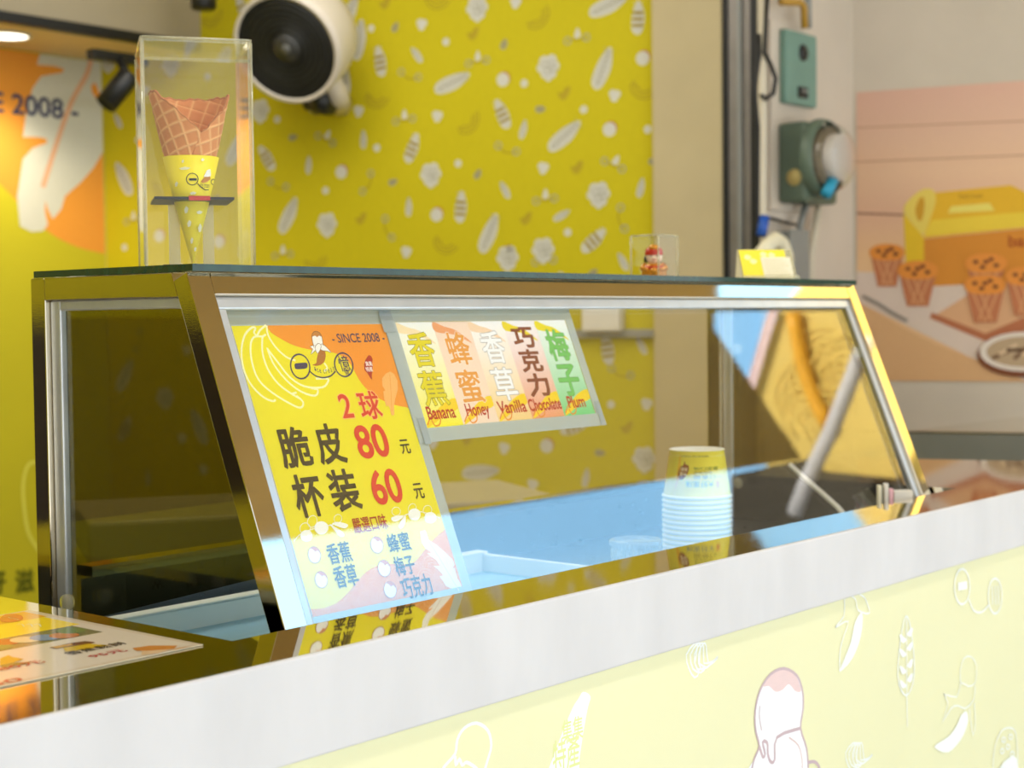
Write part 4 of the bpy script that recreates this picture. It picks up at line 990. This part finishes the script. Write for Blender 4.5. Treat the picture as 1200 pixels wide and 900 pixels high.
for k in range(ns):
    c_, s_ = math.cos(2*PI*k/ns), math.sin(2*PI*k/ns); m_ = hs/max(abs(c_), abs(s_)); sqr.append(ax_+m_*(c_*LX+s_*DX))
for zz0, zz1 in ((zs_-.0014, zs_+.0014),):
    v = [p*np.array([1, 1, 0])+EZ*z for z in (zz0, zz1) for p in ring]+[p*np.array([1, 1, 0])+EZ*z for z in (zz0, zz1) for p in sqr]
    f = []
    for k in range(ns):
        j = (k+1) % ns
        f += [(k, j, 2*ns+j, 2*ns+k), (ns+k, ns+j, 3*ns+j, 3*ns+k), (k, j, ns+j, ns+k), (2*ns+k, 2*ns+j, 3*ns+j, 3*ns+k)]
    sf.add(v, f)
sh_ = sf.build('shelf', M['dark'], cbx)
MB().box(ax_-DX*(hs+.0006)-LX*.006+EZ*(zs_-.0024), LX*.022, DX*.0006, EZ*.0048).build('red_band', M['red'], sh_)
for x in (-.024, .012):
    MB().box(ax_+LX*x+DX*.012+EZ*(ZP+.0045), LX*.012, DX*.003, EZ*(zs_-.003-ZP-.0045)).build('support', M['acrylic_edge'], cbx)
# waffle cone
ztip = ZP+.0052; slope_ = .228; ztop = zpx(111)
cone = thing('waffle_cone', 'rolled waffle cone in a yellow paper sleeve inside the clear box', 'ice cream cone', (ax_[0], ax_[1], ztip))
CV = -DX; na, nz_ = 220, 130
def rim(phi):
    d = abs(phi-.28); return ztop-.0445*max(0., 1-d/1.35)+.0012*math.sin(phi*9)*.6+.0006*math.sin(phi*23)
vs_, cs_, fs_ = [], [], []
zb_ = zpx(192)
for i in range(na+1):
    for j in range(nz_+1):
        t = j/nz_; ph0 = .28+2*PI*i/na
        phr = ((ph0+PI) % (2*PI))-PI if i not in (0, na) else .28
        zt2 = rim(phr); z = zb_+(zt2-zb_)*t
        ph = ph0-(ztop-.0445-z)*(14 if z < ztop-.0445 else 0)*1.0
        r = slope_*(z-ztip)+.0028*(1-i/na)*0+.0022*(i/na)
        a1, a2 = (ph*7.0+(z-ztip)*60), ((z-ztip)*230-ph*2.6)
        g = max(abs(math.cos(a1))**22, abs(math.cos(a2))**22)
        r += .0007*g; e = 1 if t > .975 else 0
        vs_.append(ax_*np.array([1, 1, 0])+EZ*z+r*(math.cos(ph)*CV+math.sin(ph)*LX))
        base_, rid = np.array(s2l((214, 142, 88))), np.array(s2l((234, 180, 124)))
        c_ = base_*(1-g)+rid*g
        if e: c_ = np.array(s2l((186, 120, 72)))
        cs_.append(tuple(c_))
for i in range(na):
    for j in range(nz_):
        a = i*(nz_+1)+j; fs_.append((a, a+nz_+1, a+nz_+2, a+1))
wf = MB().add(vs_, fs_, 0, cs_, True)
wo_ = wf.build('wafer', M['matte_print'], cone, colored=True, fix=False)
so_ = wo_.modifiers.new('thick', 'SOLIDIFY'); so_.thickness = .0022; so_.offset = -1
zsl = zpx(185)
sl = MB()
n_ = 64; prof = [(.0006, ztip), (slope_*(zpx(238)-ztip)+.0032, zpx(238)), (slope_*(zsl-ztip)+.0036, zsl), (slope_*(zsl-ztip)+.0030, zsl)]
sl.lathe([(r, z-ztip) for r, z in prof], (ax_[0], ax_[1], ztip), EZ, n_)
slv = sl.build('paper_sleeve', mat('sleeve_paper', (246, 228, 40), .5), cone)
def c3(u, v, h):                                        # u: arc angle, v: height
    r = slope_*(v-ztip)+.0042+h; return ax_*np.array([1, 1, 0])+EZ*v+r*(math.cos(u)*CV+math.sin(u)*LX)
def cpx(q):
    v = zpx(q[1]); r = slope_*(v-ztip)+.004
    s_ = (q[0]-224-(q[1]-200)*.006)*1.665/FPX/r; return np.array([math.asin(max(-.97, min(.97, s_))), v])
ca = Art(c3, cpx, .00002)
ZC_ = zoomed(160, 200, 7.5)
def cell_(x, y, rx, ry): return [(x+rx*math.cos(2*PI*i/20), y+ry*math.sin(2*PI*i/20)) for i in range(20)]
def cst(pts, w, rgb, closed=False):
    p = ca.P(pts); k = .03
    ca.poly([(a, b) for a, b in p], rgb, True)
def cring(x, y, r, w, rgb):
    o_, i_ = ca.P(ZC_(cell_(x, y, r, r))), ca.P(ZC_(cell_(x, y, r-w, r-w))); n = len(o_)
    ca.raw(o_+i_, [[k, (k+1) % n, n+(k+1) % n, n+k] for k in range(n)], s2l(rgb))
cring(474, 92, 53, 7, (52, 54, 60)); ca.poly(ZC_([(446, 84), (510, 84), (512, 104), (446, 104)]), (60, 62, 70))
cring(664, 104, 26, 6, (52, 54, 60))
pts = [(520, 124), (545, 152), (590, 176), (620, 172), (640, 140)]
for a, b in zip(pts[:-1], pts[1:]): ca.poly(ZC_([a, b, (b[0]-4, b[1]+7), (a[0]-4, a[1]+7)]), (52, 54, 60))
ca.text('ice cream', *ZC_([(540, 120), (622, 160)]), (90, 86, 60)); 
ca.poly(ZC_([(545, 108), (590, 66), (628, 60), (634, 84), (600, 112), (560, 122)]), (206, 140, 70))
ca.poly(ZC_([(570, 70), (600, 10), (630, 0), (636, 40), (632, 62), (600, 68)]), (248, 246, 238))
for x, y, w_, h_ in [(410, 0, 50, 14), (345, 130, 14, 24), (480, 210, 30, 14), (425, 350, 18, 34), (535, 372, 28, 16), (450, 468, 18, 32), (540, 505, 18, 40), (472, 615, 12, 30), (500, 690, 12, 22), (395, -60, 12, 16), (560, -75, 16, 14)]:
    ca.poly(ZC_([(x-w_*.9, y), (x, y-h_*.9), (x+w_, y-h_*.3), (x+w_*.5, y+h_*.8), (x-w_*.5, y+h_)]), (246, 244, 214))
ca.build('printing', M['print'], slv)

# ---- little doll in a clear cube
fk = at_d((772, 327.5), 2.26); fk[2] = ZP; a_ = .05
fx = thing('doll_box', 'small clear cube holding a red and gold doll on the case top', 'display box', (fk[0]+a_/2, fk[1]+a_/2, ZP))
cv2 = MB(); cov = cv2; t2_ = .002; hh = .064
slab(fk, EX*a_, EY*t2_, EZ*hh); slab(fk+EY*(a_-t2_), EX*a_, EY*t2_, EZ*hh); slab(fk+EY*t2_, EX*t2_, EY*(a_-2*t2_), EZ*hh); slab(fk+EY*t2_+EX*(a_-t2_), EX*t2_, EY*(a_-2*t2_), EZ*hh)
slab(fk+EY*t2_+EX*t2_+EZ*(hh-t2_), EX*(a_-2*t2_), EY*(a_-2*t2_), EZ*t2_)
cv2.build('cover', [M['acrylic'], M['acrylic_edge']], fx, fix=False)
for o, v in ((fk, EZ*hh), (fk+EX*a_, EZ*hh), (fk+EY*a_, EZ*hh), (fk+EZ*hh, EX*a_), (fk+EZ*hh, EY*a_), (fk+EX*a_+EZ*hh, EY*a_)): MB().tube([o+v*.02, o+v*.98], .0011, 8).build('edge', M['acrylic_edge'], fx)
dc = fk+np.array([a_/2-.001, a_/2, 0]); tc2 = -np.array([ray((772, 300))[0], ray((772, 300))[1], 0]); tc2 /= np.linalg.norm(tc2); tr2 = np.array([-tc2[1], tc2[0], 0])
dl_ = thing('lucky_doll', 'tiny red and gold ceramic doll with a pale face inside the clear cube', 'figurine', (dc[0], dc[1], ZP))
MB().lathe([(0, 0), (.015, .0003), (.0185, .005), (.0185, .012), (.016, .018), (.013, .022), (0, .024)], dc, EZ, 28).build('body', M['gold'], dl_)
MB().lathe([(.0175, .014), (.0186, .0165), (.017, .019), (.0145, .0195)], dc, EZ, 28).build('sash', M['red'], dl_)
MB().ball(dc+EZ*.033, (.0125, .0125, .012), 24).build('head', M['skin'], dl_)
MB().lathe([(.0128, .035), (.0136, .038), (.0125, .043), (.008, .048), (0, .050)], dc, EZ, 28).build('hat', M['red'], dl_)
MB().ball(dc+EZ*.0455+tc2*.005, (.008, .008, .0055), 18).build('hat_knob', M['gold'], dl_)
for sx in (-1, 1):
    MB().ball(dc+EZ*.034+tc2*.0112+tr2*.004*sx, .0013, 10).build('eye', M['dark'], dl_)
    MB().tube([dc+EZ*.021+tr2*.013*sx, dc+EZ*.016+tr2*.017*sx+tc2*.008, dc+EZ*.013+tr2*.009*sx+tc2*.016], [.0045, .004, .0035], 10).build('arm', M['gold'], dl_)
MB().tube([dc+EZ*.033+tr2*-.0120, dc+EZ*.026+tr2*-.0125+tc2*.004], .0026, 8).build('hair_lock', M['dark'], dl_)
MB().tube([dc+EZ*.029+tc2*.0115-tr2*.003, dc+EZ*.0283+tc2*.012, dc+EZ*.029+tc2*.0115+tr2*.003], .0006, 6).build('mouth', M['red'], dl_)
MB().ball(dc+EZ*.012+tc2*.017, (.006, .006, .005), 16).build('gold_bar', M['gold'], dl_)

# ---- card holder
ch = at_d((906, 329.5), 2.42); ch[2] = ZP
cdir = np.array([ray((906, 330))[0], ray((906, 330))[1], 0]); cdir /= np.linalg.norm(cdir)
a_c = math.radians(18); cdir = np.array([cdir[0]*math.cos(a_c)-cdir[1]*math.sin(a_c), cdir[0]*math.sin(a_c)+cdir[1]*math.cos(a_c), 0])
crt = np.array([cdir[1], -cdir[0], 0]); kc = 2.42/FPX
lean = cdir*.55+EZ*.835
chd = thing('card_holder', 'small clear and cream easel with a yellow card near the right of the case top', 'card holder', ch)
o = ch-crt*34*kc+cdir*.004+EZ*.0005
MB().box(o, crt*68*kc, cdir*.002, lean*.001+EZ*.006).build('front_lip', M['acrylic_edge'], chd, .0005)
o2 = o+cdir*.004
hb = 44*kc
MB().box(o2, crt*66*kc, cdir*.0016, lean*hb).build('back_plate', M['acrylic_edge'], chd)
tq = [o2, o2+lean*hb, o2+lean*hb*.98+cdir*.004, o2+cdir*.045]
MB().prism(tq, crt*.0016).build('side', M['cream'], chd); MB().prism([p+crt*62*kc for p in tq], crt*.0016).build('side', M['acrylic_edge'], chd)
yc = thing('yellow_card', 'bright yellow card standing in the small easel', 'card', o2-cdir*.001+crt*28*kc)
nrm = np.cross(crt, lean); nrm /= np.linalg.norm(nrm)
if nrm @ (CAM-o2) < 0: nrm = -nrm
MB().box(o2+crt*1*kc+nrm*.0004+lean*.001, crt*56*kc, nrm*.0004, lean*42*kc).build('sheet', mat('yellow_card', (244, 228, 40), .5), yc)
wc = thing('note_card', 'pale cream note card with faint lines in front of the yellow card', 'card', o2-cdir*.001+crt*44*kc)
MB().box(o2+crt*26*kc+nrm*.0012+lean*.001, crt*36*kc, nrm*.0004, lean*31*kc).build('sheet', M['cream'], wc)
ya = Art(lambda u, v, h: o2+nrm*(.0009+h)+crt*u*kc+lean*v*kc, None, .00003)
for x, y in [(10, 32), (16, 26), (30, 36), (40, 35)]: ya.smooth([(x-4, y), (x, y+4), (x+5, y), (x, y-4)], (250, 246, 170), True)
ya.text('OPEN', (14, 20), (24, 14), (250, 248, 200), uv=True) if False else None
ya.build('printing', M['print'], yc)
na_ = Art(lambda u, v, h: o2+nrm*(.0017+h)+crt*u*kc+lean*v*kc, None, .00003)
for i in range(6): na_.stroke([(29, 27-4*i), (52+(i % 3)*3, 27-4*i)], .8, (214, 204, 150), uv=True)
na_.build('printing', M['print'], wc)

# ---- stacked paper cups, upside down
CC = np.array([.863, .108]); zc0 = CT-.0745; NCUP, PIT = 15, .0069
prof = [(.0455, .0), (.0482, .0008), (.0488, .0026), (.0478, .0042), (.0462, .0045), (.0375, .0650), (.0385, .0660), (.0378, .0668), (.0362, .0660), (.0362, .0610), (0, .0605)]
def cup(n, z, full):
    lab = ('topmost yellow printed paper cup, upside down on the stack inside the case' if full else 'white-rimmed paper cup nested upside down in the stack below the topmost cup')
    r = thing('paper_cup', lab, 'cup', (CC[0], CC[1], z), 'upside-down paper cups')
    m = MB().lathe(prof[4:7], (CC[0], CC[1], z), EZ, 56); m.build('body', M['cup_y'], r)
    m = MB().lathe(prof[:5], (CC[0], CC[1], z), EZ, 56); m.build('rim', M['cupwhite'], r)
    m = MB().lathe(prof[6:], (CC[0], CC[1], z), EZ, 56); m.build('base', M['cupwhite'], r)
    return r
M['cup_y'] = mat('cup_yellow', (255, 240, 74), .4)
top = cup(0, zc0+(NCUP-1)*PIT, True); zt_c = zc0+(NCUP-1)*PIT
cdv = CAM[:2]-CC; cdv /= np.linalg.norm(cdv); CD = np.array([cdv[0], cdv[1], 0]); CR = np.array([-cdv[1], cdv[0], 0])
def k3(u, v, h):
    r = .0462-(v-.0045)*(.0087/.0605)+.0003+h; return np.array([CC[0], CC[1], zt_c+v])+r*(math.cos(u)*CD+math.sin(u)*CR)
tc_px = np.array([*CC, zt_c]); 
def kuv(q):                                             # crop of the cup, 900 px for 200
    x = 730+q[0]/4.5; y = 480+q[1]/4.5
    dpt = 2.105; v = at_d((x, y), dpt)[2]-zt_c
    r = .0462-(v-.0045)*(.0087/.0605); s_ = (x-816.5)*dpt/FPX/r
    return np.array([math.asin(max(-.98, min(.98, s_))), v])
kp = Art(k3, kuv, .00001)
kp.poly([(-1.45, .006), (-.75, .006), (-.55, .03), (-.62, .062), (-1.45, .062)], (246, 190, 34), True)
kp.smooth([(300, 375), (290, 345), (300, 310), (318, 298), (325, 276), (330, 292), (345, 300), (346, 325), (335, 350), (315, 372)], (122, 44, 30))
for a, b in [((306, 310), (340, 330)), ((300, 334), (335, 354))]: kp.text('特產' if a[1] > 320 else '集集', a, b, (240, 220, 190), .02, flip=True)
kp.text('嚴選口味', (372, 305), (500, 322), (60, 120, 60), flip=True); kp.text('banana ice cream', (310, 246), (450, 258), (120, 120, 40), flip=True)
kp.text('一口香甜', (370, 348), (520, 368), (60, 60, 50), flip=True); kp.text('大好風味', (330, 378), (480, 412), (64, 120, 150), flip=True); kp.text('美', (484, 376), (512, 420), (226, 110, 90), flip=True)
kp.text('香蕉蜂蜜', (372, 328), (470, 340), (150, 150, 60), flip=True)
bodyo = [c for c in top.children if c.name.startswith('body')][0]
o_ = kp.build('printing', M['print'], bodyo)
ring_ = Art(k3, kuv, .00002)
first = cup(1, zc0, False); kids = list(first.children)
ordn = ['first', 'second', 'third', 'fourth', 'fifth', 'sixth', 'seventh', 'eighth', 'ninth', 'tenth', 'eleventh', 'twelfth', 'thirteenth', 'fourteenth']
for i in range(NCUP-2, -1, -1):
    k = NCUP-2-i
    if i == 0: r = first
    else:
        r = first.copy(); COL.objects.link(r); r.location = (CC[0], CC[1], zc0+i*PIT)
        for c in kids:
            d = c.copy(); COL.objects.link(d); d.parent = r
    r['label'] = 'white-rimmed paper cup, %s rim below the topmost yellow cup of the stack' % ordn[k]

# ---- clear tub with a lid
tq_ = at_d((745, 650), 1.99)
tub = thing('clear_tub', 'low clear plastic tub with a round lid beside the cup stack', 'tub', (tq_[0], tq_[1], CT-.0745))
zt3 = at_d((745, 633), 1.99)[2]; h3 = zt3-(CT-.0745)
tb_ = MB(); pr_ = [(0, .0), (.027, 0), (.029, .003), (.0315, h3-.008), (.0325, h3-.006)]
tb_.lathe(pr_, (tq_[0], tq_[1], CT-.0745), EZ, 40); tb_.build('cup', M['lid'], tub)
rb = MB()
for k in range(36):
    a = 2*PI*k/36; d = np.array([math.cos(a), math.sin(a), 0]); o = np.array([tq_[0], tq_[1], CT-.0745])
    rb.tube([o+d*.0292+EZ*.004, o+d*.0316+EZ*(h3-.010)], .0007, 6)
rb.build('ribs', M['acrylic_edge'], tub)
MB().lathe([(.0335, h3-.008), (.0345, h3-.004), (.034, h3), (.031, h3+.002), (.028, h3-.001), (0, h3-.001)], (tq_[0], tq_[1], CT-.0745), EZ, 40).build('lid', M['lid'], tub)

# ---- cards and a cord in the right end of the well
zf_ = CT-.0745
for i, (xa, xb, yt_, m_, lb) in enumerate([(1029.5, 1033.5, 569, 'cream', 'narrow cream card standing at the left of the pink card'), (1037, 1041.5, 567, 'white', 'taller narrow white card just left of the pink card'), (1042.5, 1047, 573, 'pink', 'small pink card standing in the right corner of the case'), (1048, 1070, 575, 'white', 'wide white card right of the pink card in the corner')]):
    t = 2.315; p0, p1 = at_d((xa, 585), t), at_d((xb, 585), t); zt4 = at_d((xa, yt_), t)[2]
    dd = (p1-p0); dd[2] = 0; nn_ = np.array([-dd[1], dd[0], 0])/np.linalg.norm(dd)
    c_ = thing('card', lb, 'card', ((p0[0]+p1[0])/2, (p0[1]+p1[1])/2, zf_))
    MB().box((p0[0], p0[1], zf_), dd, nn_*.012, EZ*(zt4-zf_)).build('sheet', M[m_], c_, .0004)
cd = [at_d((926, 545), 2.50), at_d((945, 562), 2.46), at_d((968, 582), 2.42), at_d((984, 597), 2.38), at_d((994, 612), 2.34), at_d((998, 628), 2.28)]
cd[-1][2] = max(cd[-1][2], zf_+.006)
tag(MB().tube(curve(cd, False, 5), .0042, 10).build('white_cord', M['cord']), 'short white cord hanging into the right end of the case', 'cord')

# ---- brochure on the left of the counter
bz = CT+.0006
P4 = [at_z(q, bz) for q in ((36, 715.2), (238, 756), (0, 806.5))]
bro = thing('brochure', 'laminated food leaflet lying on the left end of the steel counter', 'leaflet', ((P4[1][0]-.17), .08, bz))
X1_, Y0_, Y1_ = P4[1][0], P4[1][1], P4[0][1]; X0_ = X1_-.37
MB().abox(X0_, X1_, Y0_, Y1_, bz, bz+.0006).build('sheet', M['cream'], bro)
ba_ = Art(lambda u, v, h: np.array([u, v, bz+.0006+h]), lambda q: at_z(q, bz+.0006)[:2], .00001)
def cb_(pts, rgb): ba_.poly([np.array([min(max(p[0], X0_), X1_), min(max(p[1], Y0_), Y1_)]) for p in ba_.P(pts)], rgb, True)
ZQ = zoomed(0, 640, 5)
ba_.poly([(X0_, Y0_), (X1_, Y0_), (X1_, Y1_), (X0_, Y1_)], (214, 196, 172), True)
ba_.poly([(X0_+.004, Y0_+.008), (X1_-.006, Y0_+.008), (X1_-.006, Y1_-.005), (X0_+.004, Y1_-.005)], (222, 208, 188), True)
hY = lambda q: at_z(q, bz)[1]
y1, y2, y3, y4 = Y1_-.004, hY((62, 722)), hY((98, 731.5)), hY((110, 743.5))
ba_.poly([(X0_, y2), (X1_-.008, y2), (X1_-.008, y1), (X0_, y1)], (236, 168, 50), True)
ba_.poly([(X0_, y3), (X1_-.012, y3), (X1_-.012, y2), (X0_, y2)], (246, 212, 40), True)
ba_.poly([(X0_, y4), (X1_-.02, y4), (X1_-.02, y3), (X0_, y3)], (120, 116, 80), True)
for i in range(22):
    u = X0_+.01+i*.0155; c = [(196, 120, 60), (110, 130, 70), (190, 70, 50), (226, 206, 160), (110, 140, 180)][i % 5]
    ba_.ell((u, y4+(y3-y4)*(.3+.4*((i*37) % 10)/10)), .012, (y3-y4)*.3, c)
ba_.smooth(ZQ([(0, 425), (30, 402), (80, 398), (125, 408), (135, 425), (110, 440), (60, 446), (10, 445)]), (206, 84, 48))
ba_.text('banana', *ZQ([(20, 412), (110, 434)]), (250, 220, 190), .02)
for k in range(3): ba_.stroke(ZQ([(100+50*k, 462), (128+50*k, 458), (140+50*k, 474)]), .0012, (252, 240, 180), k=3)
for pts, c in [(([(290, 596), (400, 572), (500, 558), (560, 566), (520, 576), (400, 590), (330, 604)]), (112, 60, 36)), ([(370, 598), (520, 574), (640, 582), (600, 592), (470, 612), (385, 620)], (214, 176, 40)), ([(300, 592), (420, 572), (430, 582), (330, 602)], (200, 150, 60)),
               ([(0, 660), (50, 640), (70, 650), (140, 664), (60, 690), (0, 700)], (204, 160, 40)), ([(0, 700), (80, 684), (180, 680), (160, 692), (20, 716)], (90, 110, 60)), ([(775, 600), (880, 585), (1040, 585), (1020, 604), (920, 615), (800, 616)], (206, 134, 66)), ([(830, 618), (1000, 606), (930, 632), (830, 640)], (226, 190, 150)), ([(1050, 600), (1130, 588), (1190, 594), (1100, 612), (1030, 622)], (214, 140, 60))]: cb_(ZQ(pts), c)
def bt(body, q, w, h, rgb, b=.01):
    c = at_z(q, bz)[:2]; ba_.text(body, (c[0]-w/2, c[1]+h/2), (c[0]+w/2, c[1]-h/2), rgb, b, uv=True)
bt('香蕉鬆餅', (112, 761), .056, .014, (60, 40, 40)); bt('95元', (126, 767), .034, .012, (190, 60, 70)); bt('80元', (24, 781), .04, .013, (190, 60, 70)); bt('40', (4, 801), .03, .012, (190, 80, 80))
ba_.build('printing', M['gloss_print'], bro)

# ---- shallow tray added on the case floor, its blue stands in for reflected sky
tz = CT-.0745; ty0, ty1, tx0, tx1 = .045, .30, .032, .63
tray = thing('blue_standin_tray', 'long white-rimmed tray added on the case floor, pale blue like a sky reflection', 'tray', ((tx0+tx1)/2, (ty0+ty1)/2, tz))
MB().abox(tx0, tx1, ty0, ty1, tz, tz+.006).build('base', mat('reflection_blue', (150, 196, 226), .3, 0, .12, 5, .5, 0, (1, 6, 1)), tray)
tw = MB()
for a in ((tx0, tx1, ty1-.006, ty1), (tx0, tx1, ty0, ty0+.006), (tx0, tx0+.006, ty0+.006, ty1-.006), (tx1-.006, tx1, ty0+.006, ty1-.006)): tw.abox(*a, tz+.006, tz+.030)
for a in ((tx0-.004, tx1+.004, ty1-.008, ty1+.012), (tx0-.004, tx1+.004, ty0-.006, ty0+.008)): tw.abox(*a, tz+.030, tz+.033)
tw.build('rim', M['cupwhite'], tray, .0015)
